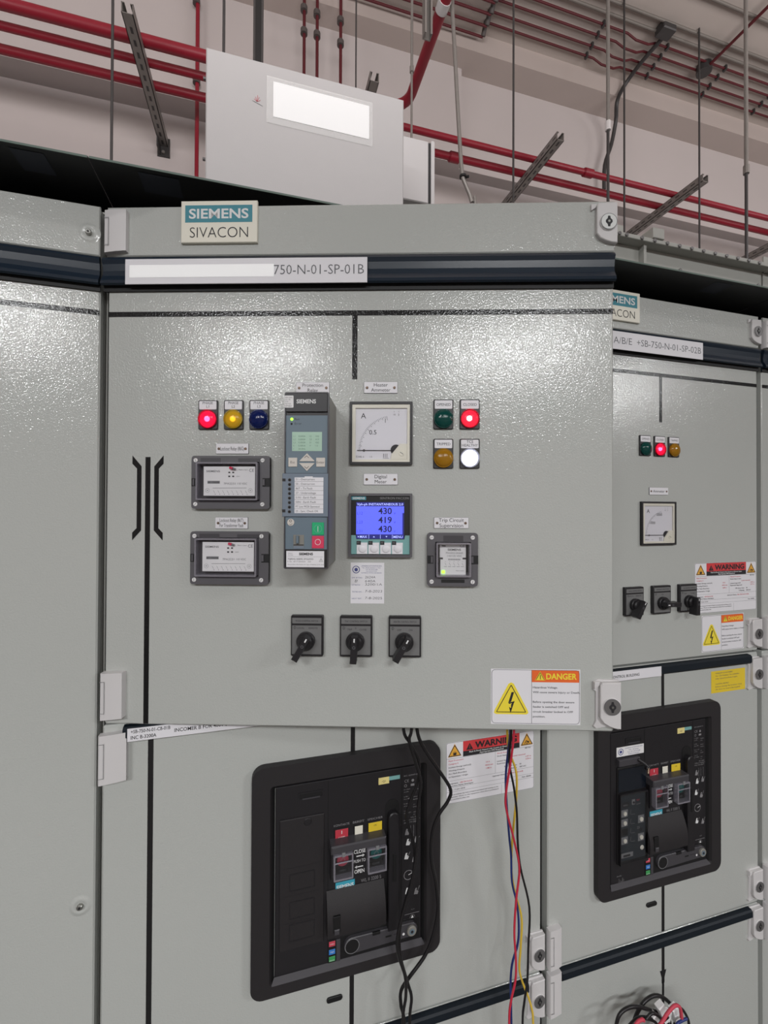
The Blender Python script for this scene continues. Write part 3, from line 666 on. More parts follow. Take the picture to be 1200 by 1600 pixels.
# ---- lockout relays under clear covers
def relay_box(fr, u, v, Wd, H, win, label, kind):
    t = thing('covered_relay', label, 'relay', fr, u, v, 0, 'relays under clear covers')
    x0, x1, y0, y1 = win
    mb = MB(); mb.frame(rrect(0, Wd, 0, H, 4.5), rrect(x0, x1, y0, y1, 1), 0, 9, 'relayg', 1); mb.rect(x0-1, x1+1, y0-1, y1+1, 1.2, 'relayg')
    if kind == 'lock':
        mb.rect(14, 45, H-10, H-3.5, 9.15, 'relayd'); mb.rect(72, 108, H-9.5, H-4, 9.15, 'relayd')
        mb.box(Wd-2.8, Wd, 4, H-4, 2, 8.8, 'deep')
    else:
        mb.rect(24, 54, H-13, H-4, 9.15, 'relayd'); mb.rect(21, 56, 5.5, 10.5, 9.15, 'deep')
    mb.build('flange', t)
    for a in (0, 1):
        mb = MB(); ym = H/2
        if a == 0: mb.box(.4, 6 if kind == 'lock' else 9, ym-6, ym+6, 6, 9.6, 'deep'); mb.box(2.4 if kind == 'lock' else 5, 5 if kind == 'lock' else 8.4, ym-5, ym+5, 9, 11, 'relayg', .5)
        else: mb.box(Wd-11, Wd+.3, ym-6.5, ym+6.5, 6, 9.6, 'deep'); mb.box(Wd-10.5, Wd-7, ym-5, ym+5, 9, 11.5, 'relayg', .5)
        mb.build('cover_latch', t)
    for a, b in ((6.5, 7), (Wd-11 if kind == 'lock' else Wd-8, 7), (6.5, H-7), (Wd-11 if kind == 'lock' else Wd-8, H-7)):
        mb = MB(); mb.cyl((a, b), 3.2, 8.8, 10.2, 'face', 18, .4); an = random.random()*3; mb.line(a-2.4*math.cos(an), b-2.4*math.sin(an), a+2.4*math.cos(an), b+2.4*math.sin(an), .6, 'inkg', 10.3); mb.build('screw', t)
    mb = MB()
    if kind == 'lock':
        fx0, fx1, fy0, fy1 = x0+10, x1-7, y0+8, y1-7
        mb.rbox(fx0-1, fx1+1, fy0-1, fy1+1, 1, 9, 'relayd', 1); mb.rect(fx0, fx1, fy0, fy1, 9.2, 'face')
        q = 9.35
        mb.text('SIEMENS', fx0+4, fy1-8.6, 2.9, 'inkg', q, width=21, bold=.01); mb.text('CE', fx1-9, fy1-8, 4.6, 'inkg', q, width=7.4)
        mb.text('Made in Spain', fx1-25, fy1-5.6, 1.6, 'inkg', q, width=14)
        for (a, b) in ((38, 8.5), (44, 8.5), (38, 14.5), (44, 14.5)): mb.rect(fx0+a, fx0+a+3, fy1-b-1.6, fy1-b+.6, q, 'ink')
        mb.text('VERIFY', fx0+50, fy1-15.8, 1.4, 'inkg', q); mb.rect(fx0+6, fx0+25, fy0+18.4, fy0+22.6, q, 'seam'); mb.text('BF1706048', fx0+7, fy0+19.4, 2, 'ink', q+.05, width=17)
        mb.text('7PA2231', fx0+31, fy0+17, 2.9, 'inkg', q, width=18); mb.text('110 VDC', fx0+52, fy0+17, 2.9, 'inkg', q, width=15)
        mb.line(fx0+14, fy0+11.6, fx1-13, fy0+11.9, .5, 'inkg', q)
        for k in range(8): a = fx0+15+k*7; mb.line(a, fy0+8, a+2.4, fy0+4, .35, 'inkg', q); mb.flat(circ(a+3, fy0+2.2, .6, 8), q, 'inkg')
        for a in (fx0+6, fx1-7): mb.ring((a, fy0+8), 3.2, .3, 'inkg', q, 14); mb.rect(a-.8, a+.8, fy0+7.4, fy0+8.6, q, 'inkg')
    else:
        fx0, fx1, fy0, fy1 = x0+7, x1-7, y0+3, y1-2
        mb.prism([(fx0+1, fy0), (fx1, fy0), (fx1, fy0+23), (fx1-5, fy0+23), (fx1-5, fy0+26), (fx1, fy0+26), (fx1, fy1), (fx0, fy1), (fx0, fy0+26), (fx0+5, fy0+26), (fx0+5, fy0+23), (fx0+1, fy0+23)], 1, 5.2, 'face')
        mb.rect(fx0-4, fx0-.4, fy0+4, fy1-2, 4.8, 'deep'); mb.rect(fx1+.4, fx1+4, fy0+4, fy1-2, 4.8, 'deep'); q = 5.35
        mb.text('SIEMENS', fx0+12, fy1-11.5, 2.9, 'ink', q, width=20, bold=.02); mb.text('CE', fx1-9, fy1-6, 3.6, 'inkg', q, width=7); mb.rect(fx0+3, fx0+9, fy1-5.2, fy1-3.6, q, 'ink')
        mb.text('7PA3032-3AA00', fx0+9, fy1-16.4, 2.6, 'inkg', q, width=26); mb.text('110/125 VDC', fx0+11.5, fy1-20.8, 2.6, 'inkg', q, width=22)
        for k in range(12): mb.rect(fx0+13+k*1.55, fx0+13.8+k*1.55, fy1-26, fy1-23.6, q, 'inkg')
        for k in range(5): a = fx0+8+k*6.4; mb.line(a, fy0+18, a+2, fy0+14, .35, 'inkg', q); mb.line(a-1.6, fy0+12.4, a+3, fy0+12.4, .5, 'inkg', q); mb.line(a, fy0+20, a+1.6, fy0+20, .3, 'inkg', q)
        mb.text('Made in Spain', fx1-15, fy0+5.6, 1.4, 'inkg', q, width=12)
    mb.build('relay_face', t, smooth=0)
    if kind == 'lock':
        mb = MB(); a, b = fx0+45, fy1-3.2; mb.tube([(a-4, b+1.2, 12), (a+1, b, 12.5)], 2, 'red', 10); mb.tube([(a+1, b, 12.5), (a+5, b-1.2, 11.5)], 1.5, 'seam', 10); mb.build('red_flag', t)
    else:
        mb = MB(); mb.box(fx0+3, fx0+8, fy0+2, fy0+6.6, 5, 6.6, 'ledg', 1); mb.build('green_led', t)
    # clear box cover
    h = 17
    mb = MB(); po = rrect(x0+1, x1-1, y0+1, y1-1, 2); pi = rrect(x0+3.4, x1-3.4, y0+3.4, y1-3.4, 1)
    mb.frame(po, pi, 2, h, 'clearg'); mb.rect(x0+3.3, x1-3.3, y0+3.3, y1-3.3, h-.2, 'clear'); mb.build('clear_cover', t)
    return t
relay_box('door', 148, 1684, 120.5, 81, (9, 105, 12, 71.5), 'upper grey lockout relay under a clear box cover', 'lock')
relay_box('door', 147, 1568.8, 120.5, 80.6, (9, 105, 12, 71.5), 'lower grey lockout relay under a clear box cover', 'lock')
relay_box('door', 508.2, 1568.6, 76, 80.5, (12, 65.5, 14, 67), 'small square relay with green LED under a clear cover, Trip Circuit Supervision', 'trip')

# ---- rotary switches
def rotary(fr, u, v, ang, head, marks, label, group, hl=27):
    t = thing('rotary_switch', label, 'switch', fr, u, v, 0, group)
    mb = MB(); mb.rbox(0, 49, 0, 61.5, 0, 8, 'black', 1.8, .8); mb.build('base_frame', t)
    mb = MB(); mb.box(1.8, 46.5, 3, 46.5, 7.8, 8.6, 'steelg', .3); mb.box(2, 46.5, 49.5, 58, 7.8, 8.8, 'steelg', .3)
    mb.text(head, 24.4, 52.3, 2.7, 'ink', 8.95, 'c', width=34)
    for s, a, b in marks: mb.text(s, a, b, 2.5, 'ink', 8.75, 'c')
    mb.ring((6, 43.4), 2, .4, 'ink', 8.75, 14); mb.line(6, 41, 6, 45.8, .4, 'ink', 8.75)
    mb.build('face_plate', t)
    c = (23.5, 24)
    mb = MB(); mb.cyl(c, 13.8, 8.4, 16, 'black', 32, 1.2); mb.cyl(c, 11, 15.5, 22, 'black', 28, 2); mb.build('knob_base', t)
    d = Vector((math.sin(ang), -math.cos(ang))); n = Vector((-d.y, d.x))
    def P(a, b): return (c[0]+d.x*a+n.x*b, c[1]+d.y*a+n.y*b)
    mb = MB(); mb.prism([P(-12, -4.6), P(hl*.3, -4.6), P(hl, -4.8), P(hl, 4.8), P(hl*.3, 4.6), P(-12, 4.6)], 14, 33, 'black', 1.2)
    o = mb.build('handle', t)
    mb = MB(); mb.flat([P(-10.5, -1), P(-5, -1), P(-5, 1), P(-10.5, 1)], 33.2, 'wink'); mb.ring(P(2.5, 0), 2.2, .7, 'inkg', 33.2, 14); mb.build('pointer_mark', o, smooth=0)
    return t
M['steelg'] = mat('grey_anodised_plate', srgb(126, 126, 126), .42, .35)
GR = 'rotary switches in a row on the open door'; GR2 = 'rotary switches on the closed door at right'
rotary('door', 302, 1461, R(-30), 'MODE CONTROL SWITCH', (('LOCAL', 15, 41.5), ('REMOTE', 34, 41.5)), 'leftmost rotary switch on the open door, handle tilted, LOCAL and REMOTE', GR)
rotary('door', 376.6, 1461, R(-3), 'TNC CONTROL SWITCH', (('TRIP', 15, 40), ('0', 24, 42), ('CLOSE', 35, 40)), 'middle rotary switch on the open door, handle pointing straight down', GR)
rotary('door', 450.5, 1461, R(-30), 'HEATER CONTROL SWITCH', (('OFF', 16, 40), ('ON', 33, 40)), 'rightmost rotary switch on the open door, handle tilted, OFF and ON', GR)
rotary('row', 995, 1457, R(-30), 'MODE CONTROL SWITCH', (('LOCAL', 15, 41.5), ('REMOTE', 34, 41.5)), 'first rotary switch on the closed door at right, handle tilted down', GR2)
rotary('row', 1070, 1457, R(88), 'SPRING MOTOR', (('ON', 24, 41.5),), 'rotary switch on the closed door at right with its handle turned sideways', GR2)
rotary('row', 1145, 1457, R(-2), 'CB CONTROL SWITCH', (('TRIP', 14, 40), ('CLOSE', 35, 40)), 'third rotary switch on the closed door at right, overlapping the warning sticker', GR2)
# ================================================================ stickers
def rtri(mb, c, s, w, mo, mi, k=.16):
    """rounded-looking warning triangle, s = side"""
    h = s*.866
    def tri(q): hh = h*q; ss = s*q; cy = c[1]+h/3*(1-q); return [(c[0]-ss/2, cy), (c[0]+ss/2, cy), (c[0], cy+hh)]
    mb.flat(tri(1.0), w, mo); mb.flat(tri(1-k), w+.08, mi)
def bolt(mb, c, s, w):
    P = lambda pts: [(c[0]+a*s, c[1]+b*s) for a, b in pts]
    mb.flat(P([(.02, .5), (-.14, -.02), (.0, .03), (.14, .5)]), w, 'ink'); mb.flat(P([(-.14, -.02), (.16, .06), (.16, .0), (-.1, -.08)]), w, 'ink'); mb.flat(P([(.16, .06), (-.02, -.5), (.0, -.1), (.08, .0)][::-1]), w, 'ink')
    mb.flat(P([(.02, -.3), (-.1, -.22), (-.03, -.52)]), w, 'ink')
def danger(fr, u, v, Wd, H, label):
    t = thing('danger_sticker', label, 'sticker', fr, u, v, 0, 'danger stickers')
    mb = MB(); mb.rect(0, Wd, 0, H, .3, 'white'); o = rrect(1.2, Wd-1.2, 1.2, H-1.2, 5); i = rrect(1.8, Wd-1.8, 1.8, H-1.8, 4.6); mb.ringf(o, i, .42, 'inkg')
    xm = Wd*.455; mb.rect(xm, xm+.6, 1.6, H-1.6, .42, 'inkg')
    mb.rect(xm+.6, Wd-1.8, H*.765, H-1.8, .42, 'orange'); rtri(mb, (xm+13, H*.80), 15.5, .5, 'yellow', 'ink', .12); rtri(mb, (xm+13, H*.805), 12, .7, 'yellow', 'yellow', .1)
    mb.rect(xm+12.6, xm+13.6, H*.82, H*.90, .9, 'ink')
    mb.text('DANGER', xm+22, H*.822, 8.4, 'yellow', .5, 'l', width=46, bold=.03)
    c = (xm*.5, H*.24); s = 50
    mb.prism([(c[0]-s/2-1, c[1]-3), (c[0]-s/2+2, c[1]-5), (c[0]+s/2-2, c[1]-5), (c[0]+s/2+1, c[1]-3), (c[0]+s/2, c[1]+1), (c[0]+4, c[1]+s*.82), (c[0], c[1]+s*.86), (c[0]-4, c[1]+s*.82), (c[0]-s/2, c[1]+1)], .3, .45, 'yellow')
    a = [(c[0]-s*.44, c[1]-1.6), (c[0]+s*.44, c[1]-1.6), (c[0], c[1]+s*.78)]
    for k in range(3): p, q = a[k], a[(k+1) % 3]; mb.line(p[0], p[1], q[0], q[1], 1.1, 'ink', .55)
    bolt(mb, (c[0], c[1]+s*.26), s*.62, .6)
    L = ['Hazardous Voltage.', 'Will cause severe injury or Death.', '', 'Before opening the door ensure', 'feeder is switched OFF and', 'circuit breaker locked in OFF', 'position.']
    for k, s_ in enumerate(L):
        if s_: mb.text(s_, xm+2, H*.655-k*H*.0875, 2.9, 'inkg', .5, 'l', width=len(s_)*2.08, bold=.015)
    mb.build('paper', t, smooth=0); return t
danger('door', 605.8, 1359.5, 134.4, 83.6, 'white and orange DANGER sticker at the lower right of the open door')
danger('row', 1216.5, 1358.5, 130.5, 84, 'white and orange DANGER sticker on the closed door at right, just under a WARNING sticker')
def warning(fr, u, v, Wd, H, label):
    t = thing('warning_sticker', label, 'sticker', fr, u, v, 0, 'red and white warning stickers')
    mb = MB(); mb.prism(rrect(0, Wd, 0, H, 4), 0, .3, 'white'); mb.ringf(rrect(.3, Wd-.3, .3, H-.3, 4), rrect(.9, Wd-.9, .9, H-.9, 3.6), .4, 'inkg')
    kx, ky = Wd/191, H/116
    X = lambda a: a*kx
    Y = lambda b: b*ky
    y0 = 85
    mb.rect(X(35), X(158), Y(96), Y(115), .42, 'warnred'); mb.rect(X(35), X(158), Y(y0+1), Y(96), .42, 'ink')
    mb.text('WARNING', X(60), Y(99.5), Y(11), 'ink', .55, 'l', width=X(92), bold=.04); rtri(mb, (X(49), Y(97.5)), X(15), .5, 'ink', 'ink'); mb.rect(X(48.6), X(49.4), Y(100), Y(107), .75, 'warnred')
    mb.text('Flash & Shock Hazard with Covers or Doors Open', X(96), Y(92), Y(2.6), 'wink', .55, 'c', width=X(96), bold=.02); mb.text('Appropriate PPE Required', X(96), Y(88), Y(2.6), 'wink', .55, 'c', width=X(52), bold=.02)
    for cx in (17.5, 174.5):
        rtri(mb, (X(cx), Y(88.5)), X(28), .45, 'amber', 'amber', .02); a = [(X(cx-12.4), Y(89.8)), (X(cx+12.4), Y(89.8)), (X(cx), Y(110))]
        for k in range(3): p, q = a[k], a[(k+1) % 3]; mb.line(p[0], p[1], q[0], q[1], X(1.5), 'ink', .6)
        if cx < 50:
            mb.flat([(X(cx+a_), Y(91+b_)) for a_, b_ in ((-3, 0), (3, 0), (4.5, 6), (2, 4), (.6, 8), (-.8, 4), (-3, 6.4))], .62, 'ink')
        else:
            for a_, b_, c_, d_ in ((-5, 1, -1, 7), (-1, 7, 2, 3), (2, 3, 6, 5), (-1, 3, 1, 0), (2, 6, 5, 1)): mb.line(X(cx+a_), Y(91+b_), X(cx+c_), Y(91+d_), X(1.5), 'ink', .62)
    mb.rect(X(1), X(190), Y(y0), Y(y0)+.4, .45, 'inkg'); mb.rect(X(104), X(104)+.4, Y(43), Y(y0), .45, 'inkg')
    for yy in (43, 30, 22): mb.rect(X(1), X(190), Y(yy), Y(yy)+.35, .45, 'inkg')
    mb.rect(X(118), X(118)+.35, Y(1), Y(19), .45, 'inkg')
    T = lambda s, a, b, wd, m='ink', h=2.5: mb.text(s, X(a), Y(b), Y(h), m, .5, 'l', width=X(wd), bold=.012)
    T('Flash Protection', 5, 80, 31, 'inkr'); T('Category 2', 5, 74, 20, 'inkr'); T('Incident Energy (cal/cm2)', 5, 67.5, 47); T('Working Distance', 5, 61.5, 33); T('Arc Flash Boundary', 5, 55.5, 38); T('on Separation / Origin', 5, 49.5, 40)
    T('10.2', 84, 67, 8, 'inkr'); T('455.0 mm', 82, 61, 17, 'inkr'); T('1.88 m', 84, 55, 12, 'inkr')
    T('Shock Protection', 108, 80, 33, 'inkr'); T('Shock Hazard when', 108, 74.5, 34); T('cover removed', 143, 70, 28, 'inkr'); T('Limited Approach', 108, 64.5, 32); T('Restricted Approach', 108, 59.5, 37)
    T('400 VAC', 170, 82, 14); T('1.07 m', 172, 65, 12, 'inkr'); T('0.30 m', 172, 60, 12, 'inkr'); T('PPE Glove Class', 124, 52, 28); T('00', 158, 52, 4); T('V-Rating', 134, 46.5, 18); T('500 VAC', 158, 46.5, 15)
    T('Equipment:', 5, 36.5, 20); T('+SB-750-N-01B', 28, 36.5, 26, 'inkr'); T('Upstream Device:', 98, 37, 30); T('SB-750-N-01A/B', 130, 37, 36, 'inkr'); T('Protection Name: Switchgear', 5, 32, 52); T('Rev. 00/00', 164, 25, 20); T('Date: 12 Jan 2018', 5, 25, 34, h=2)
    T('This is to indicate the level of hazard associated and working on the', 5, 15.5, 106, h=2); T('equipment. Work on this equipment when live is prohibited', 5, 11, 106, h=2); T('unless permitted by safety rules.', 5, 6.5, 44, h=2)
    mb.build('paper', t, smooth=0); return t
warning('row', 583.8, 1123.5, 191.5, 116, 'red and white WARNING sticker right of the large breaker, behind the hanging coloured wires')
warning('row', 1196.5, 1448.8, 191, 115, 'red and white WARNING sticker beside the rotary switches on the closed door at right')
t = thing('caution_sticker', 'plain yellow caution sticker under the navy band of the cabinet at right', 'sticker', 'row', 1245, 1262)
mb = MB(); mb.rect(0, 105.5, 0, 50.5, .3, 'cauty')
for k, s in enumerate(('VORSICHT SCHALTHEBEL!', 'Vor CB-Schalten Tür schließen', 'oder Gesichtsschutz tragen.', '', 'CAUTION, ARCING!', 'Before closing the breaker close', 'the door or wear a face guard.')):
    if s: mb.text(s, 13, 43.5-k*6.2, 3, 'inkg', .45, 'l', width=len(s)*2.55)
mb.build('paper', t, smooth=0)

# ================================================================ air circuit breakers
def acb(u, v, label, etu):
    t = thing('circuit_breaker', label, 'breaker', 'row', u, v, 0, 'large black circuit breakers in the lower doors')
    W_, H_ = 337, 385
    mb = MB(); po = rrect(0, W_, 0, H_, 20, 6); pm = rrect(30, W_-27, 19, H_-33, 6, 6)
    mb.ringf(po, pm, 13, 'blackm'); n = len(po)
    mb.add([(a, b, 0) for a, b in po]+[(a, b, 13) for a, b in po], [(i, (i+1) % n, n+(i+1) % n, n+i) for i in range(n)], 'blackm')
    pi = rrect(38, W_-34, 17+3, H_-41, 3, 6); pl = rrect(33, W_-30, 20, H_-36, 5, 6)
    mb.ringf(pm, pl, 13, 'blackm', 8); mb.ringf(pl, pi, 8, 'deep', 2)
    # sloping foot of the recess, its highlight painted as a lighter grey
    mb.add([(33, 19, 13.1), (W_-30, 19, 13.1), (W_-34, 25.5, 5.3), (38, 25.5, 5.3)], [(0, 1, 2, 3)], 'relayd')
    mb.build('door_frame', t)
    mb = MB(); mb.box(39, 302, 19, 343.5, 0, 5, 'black', 1); mb.box(128, 129, 19, 343, 5, 5.4, 'deep'); mb.box(263.5, 264.5, 60, 343, 5, 5.4, 'deep')
    for q in ((160, 300), (195+20, 305)): mb.ring(q, 13, .7, 'blackm', 5.25, 28)
    mb.build('front_panel', t)
    # left bay
    if not etu:
        mb = MB(); mb.box(46, 121.5, 67, 288, 4.8, 7.6, 'blackm', 1); mb.cyl((93, 279), 6.5, 7, 9, 'black', 24, 1)
        for z in (205, 158, 112): mb.rect(53, 113, z, z+.8, 7.75, 'black')
        for z in (165, 118, 80): mb.frame(rrect(62, 106, z, z+30, 2), rrect(64, 104, z+2, z+28, 1.5), 7.2, 7.9, 'black')
        mb.build('bay_cover', t)
    else:
        mb = MB(); mb.box(54, 130, 66, 270, 4.8, 8, 'deep', 1); mb.box(56, 128, 219, 266, 8, 9, 'display_dark', .4)
        mb.box(56, 127, 68, 216, 8, 9, 'slatek', .4)
        for i, z in enumerate((173, 153, 133.5, 115.5)):
            mb.box(62, 79, z-7.5, z+7.5, 9, 10, 'seam' if i != 2 else 'deep', .4); 
            if i != 2: mb.cyl((71, z), 4.4, 10, 12, 'cream', 16, .6)
            mb.line(86, z-5, 88, z+5, .5, 'gink', 9.1); mb.line(88, z-5, 98, z-6, .5, 'gink', 9.1)
        for z in (154, 115.5): mb.box(106, 122, z-8, z+8, 9, 10, 'seam', .4); mb.cyl((114, z), 4.6, 10, 12, 'cream', 16, .6)
        mb.box(90, 98, 188, 199, 9, 10, 'seam', .3); mb.cyl((94, 193), 2.4, 10, 11, 'ink', 12); mb.rect(65, 84, 185, 196, 9.2, 'black'); mb.text('MAN', 68, 188, 3.4, 'gink', 9.4); mb.text('TEST', 102, 194, 3, 'inkr', 9.2); mb.text('QUERY', 102, 186, 2.6, 'gink', 9.2)
        mb.text('25', 104, 134, 5, 'gink', 9.2); mb.flat(circ(114, 131, 4, 14), 9.15, 'ink'); mb.dome((117, 92), 5, 9, 2, 'cream', 16, 4)
        mb.box(60, 92, 80, 89, 9, 11, 'seam', .6); mb.rect(66, 84, 82, 86.5, 11.1, 'ink')
        mb.build('trip_unit', t)
        mb = MB(); mb.frame(rrect(55, 128, 66, 217, 2), rrect(57, 126, 72, 214, 2), 9, 15, 'black'); mb.rect(57, 126, 70, 214, 14.8, 'clear'); mb.build('clear_cover', t)
        mb = MB(); mb.box(55, 110, 274, 288, 5, 12, 'relayd', 1); mb.tube([(104, 284, 12), (112, 279, 20), (118, 272, 26)], 3.2, 'black', 10); mb.tube([(117, 272, 26), (113, 262, 29)], [2.2, 2.2], 'brass', 10); mb.cyl((117, 270), 5, 20, 27, 'black', 18, 1)
        mb.build('key_with_tag', t)
        mb = MB()
        mb.text('Art-Nr.', 54, 38, 3, 'gink', 5.3)
        for k in range(5): mb.line(60+k*3.2, 22, 60+k*3.2, 34-(k % 3)*3, .9 if k in (2, 3) else .5, 'gink', 5.3)
        mb.build('type_print', t, smooth=0)
    mb = MB()
    mb.rbox(77, 120, 316.5, 329, 4.6, 5.4, 'deep', 1.5, .3); mb.frame(rrect(77, 120, 316.5, 329, 1.5), rrect(79, 118, 318.5, 327, 1), 5, 6, 'black'); mb.box(84, 114, 317, 319, 5.4, 6.5, 'relayd'); mb.build('finger_pull', t)
    mb = MB(); mb.box(219.5, 239.5, 320, 332, 5, 6, 'yellowtag', .4); mb.text('-Q1', 229, 323.8, 3.4, 'ink', 6.1, 'c'); mb.box(239.5, 260, 325, 331.8, 5, 5.6, 'tealk'); mb.build('yellow_tag', t)
    # crank slot and charging handle
    mb = MB(); mb.prism([(232.5, 58), (259, 58)]+[(245.7+13.2*math.cos(R(a)), 277+13.2*math.sin(R(a))) for a in range(0, 181, 20)], 4.9, 5.5, 'deep'); mb.build('handle_recess', t)
    mb = MB(); mb.prism([(236, 62), (256, 62)]+[(246+10*math.cos(R(a)), 262+10*math.sin(R(a))) for a in range(0, 181, 20)], 5.5, 17, 'black', 1.5); mb.box(244, 250, 150, 200, 16.5, 18, 'deep', .3); mb.build('charging_handle', t)
    # print column at right
    mb = MB(); z0 = 5.5
    mb.text('CE', 269, 316, 5, 'gink', z0); mb.flat(circ(285, 318, 2.6, 12), z0, 'gink'); mb.rect(281, 288, 308, 312, z0, 'gink'); mb.ring((271, 310), 2.6, .8, 'gink', z0, 14); mb.text('IEC 60947-2', 268, 327, 2.4, 'gink', z0, width=26)
    for k in range(14):
        if k % 3 != 2: mb.text(('Ui 1000V', 'Ue 690V', '', 'Icu 80kA', 'Ics 80', '', 'Icw 1s', '65 kA', '', 'cat. B')[k % 10], 268, 302-k*4.3, 2, 'gink', z0, width=(12, 9, 14, 8)[k % 4]); mb.text(('50/60Hz', '55C', 'AC', 'IP41')[k % 4], 286, 300-k*4.6, 1.9, 'gink', z0, width=(10, 6, 4, 8)[k % 4])
    mb.rect(268, 299, 246, 246.5, z0, 'gink'); mb.text('WL-3200', 281, 249, 2.6, 'gink', z0, width=16); mb.text('3WL1232-4EG36', 268, 241, 2.4, 'gink', z0, width=29)
    # pictograms: little hands and levers
    for (cx, cy, k) in ((274, 224, 0), (276, 205, 1), (292, 207, 0), (273, 180, 1), (288, 172, 2), (277, 146, 3), (275, 116, 1), (292, 112, 2)):
        if k == 3: mb.ring((cx, cy), 9, 1.2, 'gink', z0, 18); mb.line(cx, cy, cx+8, cy+3, 1, 'wink', z0+.05)
        else:
            mb.flat([(cx-4, cy-4), (cx+3, cy-5), (cx+5, cy), (cx+1, cy+3), (cx+2, cy+7), (cx-1, cy+7), (cx-3, cy+1)], z0, 'wink' if k == 1 else 'gink'); mb.line(cx+2, cy-1, cx+7, cy+6+k*2, .9, 'gink', z0+.05)
    for a in (281, 287, 294): mb.line(a, 215, a, 236, .5, 'gink', z0)
    mb.text('<->', 283, 80, 3, 'gink', z0); mb.rect(270, 298, 74, 74.8, z0, 'gink'); mb.ring((285, 67), 5, .6, 'gink', z0, 20); mb.flat([(281.6, 64.6), (288.4, 64.6), (285, 71)], z0, 'wink')
    mb.build('print_column', t, smooth=0)
    # indicators
    for a, b, c, d, m_, up, dn in ((141, 164, 237, 254, 'dullred', 'KONTAKTE', 'CONTACTS'), (176, 190.5, 237, 254, 'cream', 'BEREIT', 'READY'), (201, 226, 235.5, 255, 'cauty', 'SPEICHER', 'SPRING')):
        mb = MB(); mb.box(a-1.5, b+1.5, c-1.5, d+1.5, 5, 6.2, 'deep', .3); mb.box(a, b, c, d, 5.5, 7, m_, .4)
        cx = (a+b)/2
        if m_ == 'dullred': mb.rect(cx-.6, cx+.6, 246, 252, 7.1, 'wink'); mb.text('CLOSED', cx, 239.5, 2.2, 'wink', 7.1, 'c')
        if m_ == 'cauty': mb.text('OK', cx, 249, 2.6, 'ink', 7.1, 'c')
        mb.text(up, cx, 259.5, 3.6, 'gink', 5.6, 'c', width=len(up)*3.5); mb.text(dn, cx, 226.5, 3.6, 'gink', 5.6, 'c', width=len(dn)*3.4)
        mb.build('indicator_window', t)
    # push buttons under the sealed flaps
    mb = MB(); mb.box(132, 232, 176, 232, 5, 16, 'black', 1); mb.box(131, 229, 226, 240, 5, 26, 'relayd', 2)
    cl = 'wink'
    mb.text('CLOSE', 183, 213.6, 6.2, cl, 16.2, 'c', width=21, bold=.02); mb.text('PUSH TO', 183, 197.6, 5.2, cl, 16.2, 'c', width=21); mb.text('OPEN', 182.5, 179, 6.2, cl, 16.2, 'c', width=18, bold=.02)
    for (y, s) in ((208.6, 1), (190, -1)): mb.rect(177, 189, y-.9, y+.9, 16.2, cl); e = 183+s*9; mb.flat([(e-s*4, y-2.8), (e-s*4, y+2.8), (e, y)][::-s], 16.2, cl)
    mb.build('button_plate', t)
    for cx, m_, s in ((152.5, 'redbtn', 'OPEN'), (212.5, 'greenbtn', 'CLOSE')):
        mb = MB(); mb.cyl((cx, 209), 10.5, 15, 19, m_, 28, 1); mb.ring((cx, 209), 4, .8, 'gink', 19.1, 20); mb.box(cx-11, cx+11, 186, 195, 15.5, 17, 'deep', .3); mb.text(s, cx, 188.8, 3, 'inkg', 17.1, 'c'); o = mb.build('push_button', t)
        mb = MB(); mb.frame(rrect(cx-17, cx+17, 181, 225, 1.5), rrect(cx-14.5, cx+14.5, 184, 222, 1), 16, 27, 'clearg', 16); mb.rect(cx-16, cx+16, 182, 224, 26.8, 'clear'); mb.box(cx-17, cx+17, 211, 213, 26.5, 27.6, 'clearg'); mb.box(cx-3, cx+3, 221, 228, 24, 28, 'seam', .5); mb.build('sealed_flap', o)
    mb = MB(); mb.box(142, 176.5, 144, 161, 5, 5.8, 'siemteal', .2); mb.text('SIEMENS', 144, 149, 7, 'wink', 5.95, 'l', width=30.5, bold=.02); mb.text('WL II 3200 S', 188, 152, 6, 'gink', 5.4, 'l', width=37); mb.build('brand_tag', t, smooth=0)
    # curved lower cover
    mb = MB(); n = 8; vs = []; fs = []
    for k in range(n+1):
        f = k/n; z = 151-69*f; w = 6+16*math.sin(math.pi*min(1, f*1.05)*.62); vs += [(126, z, w), (230, z, w)]
    fs = [(2*k, 2*k+2, 2*k+3, 2*k+1) for k in range(n)]; mb.add(vs, fs, 'blackm')
    for sgn, uu in ((0, 126), (1, 230)):
        prof = [(uu, 151-69*k/n, 6+16*math.sin(math.pi*min(1, k/n*1.05)*.62)) for k in range(n+1)]+[(uu, 82, 4), (uu, 151, 4)]
        mb.add(prof, [tuple(range(len(prof)))[::(1 if sgn == 0 else -1)]], 'blackm')
    mb.add([(127, 82, 4), (233, 82, 4), (233, 82, 20), (127, 82, 20)], [(0, 1, 2, 3)], 'blackm')
    mb.build('lower_cover', t, smooth=50)
    mb = MB(); mb.box(136, 148, 90, 118, 17, 23, 'deep', .4); mb.box(137.5, 146.5, 88, 97, 22.5, 25, 'relayd', 1); mb.build('cover_latch', t)
    mb = MB(); mb.box(129.5, 143, 22, 64, 5, 5.8, 'deep')
    for z, m_ in ((53, 'inkr'), (39, 'bluetag'), (27, 'greentag')): mb.box(131, 142, z, z+8.5, 5.6, 6.4, m_, .3)
    mb.text('DISCON.', 132, 28, 1.8, 'wink', 6.5, width=9); mb.text('TEST', 133, 42, 2.4, 'wink', 6.5); mb.text('CONNECT', 132, 56.4, 1.6, 'wink', 6.5, width=9)
    mb.box(144, 151, 24, 62, 5, 6.2, 'relayd', .3); mb.build('position_tags', t)
    mb = MB(); mb.box(152, 299, 27, 66, 4.9, 5.6, 'deep', .2); mb.build('crank_recess', t, smooth=0)
    mb = MB(); c0 = (171, 50); c1 = (281, 51)
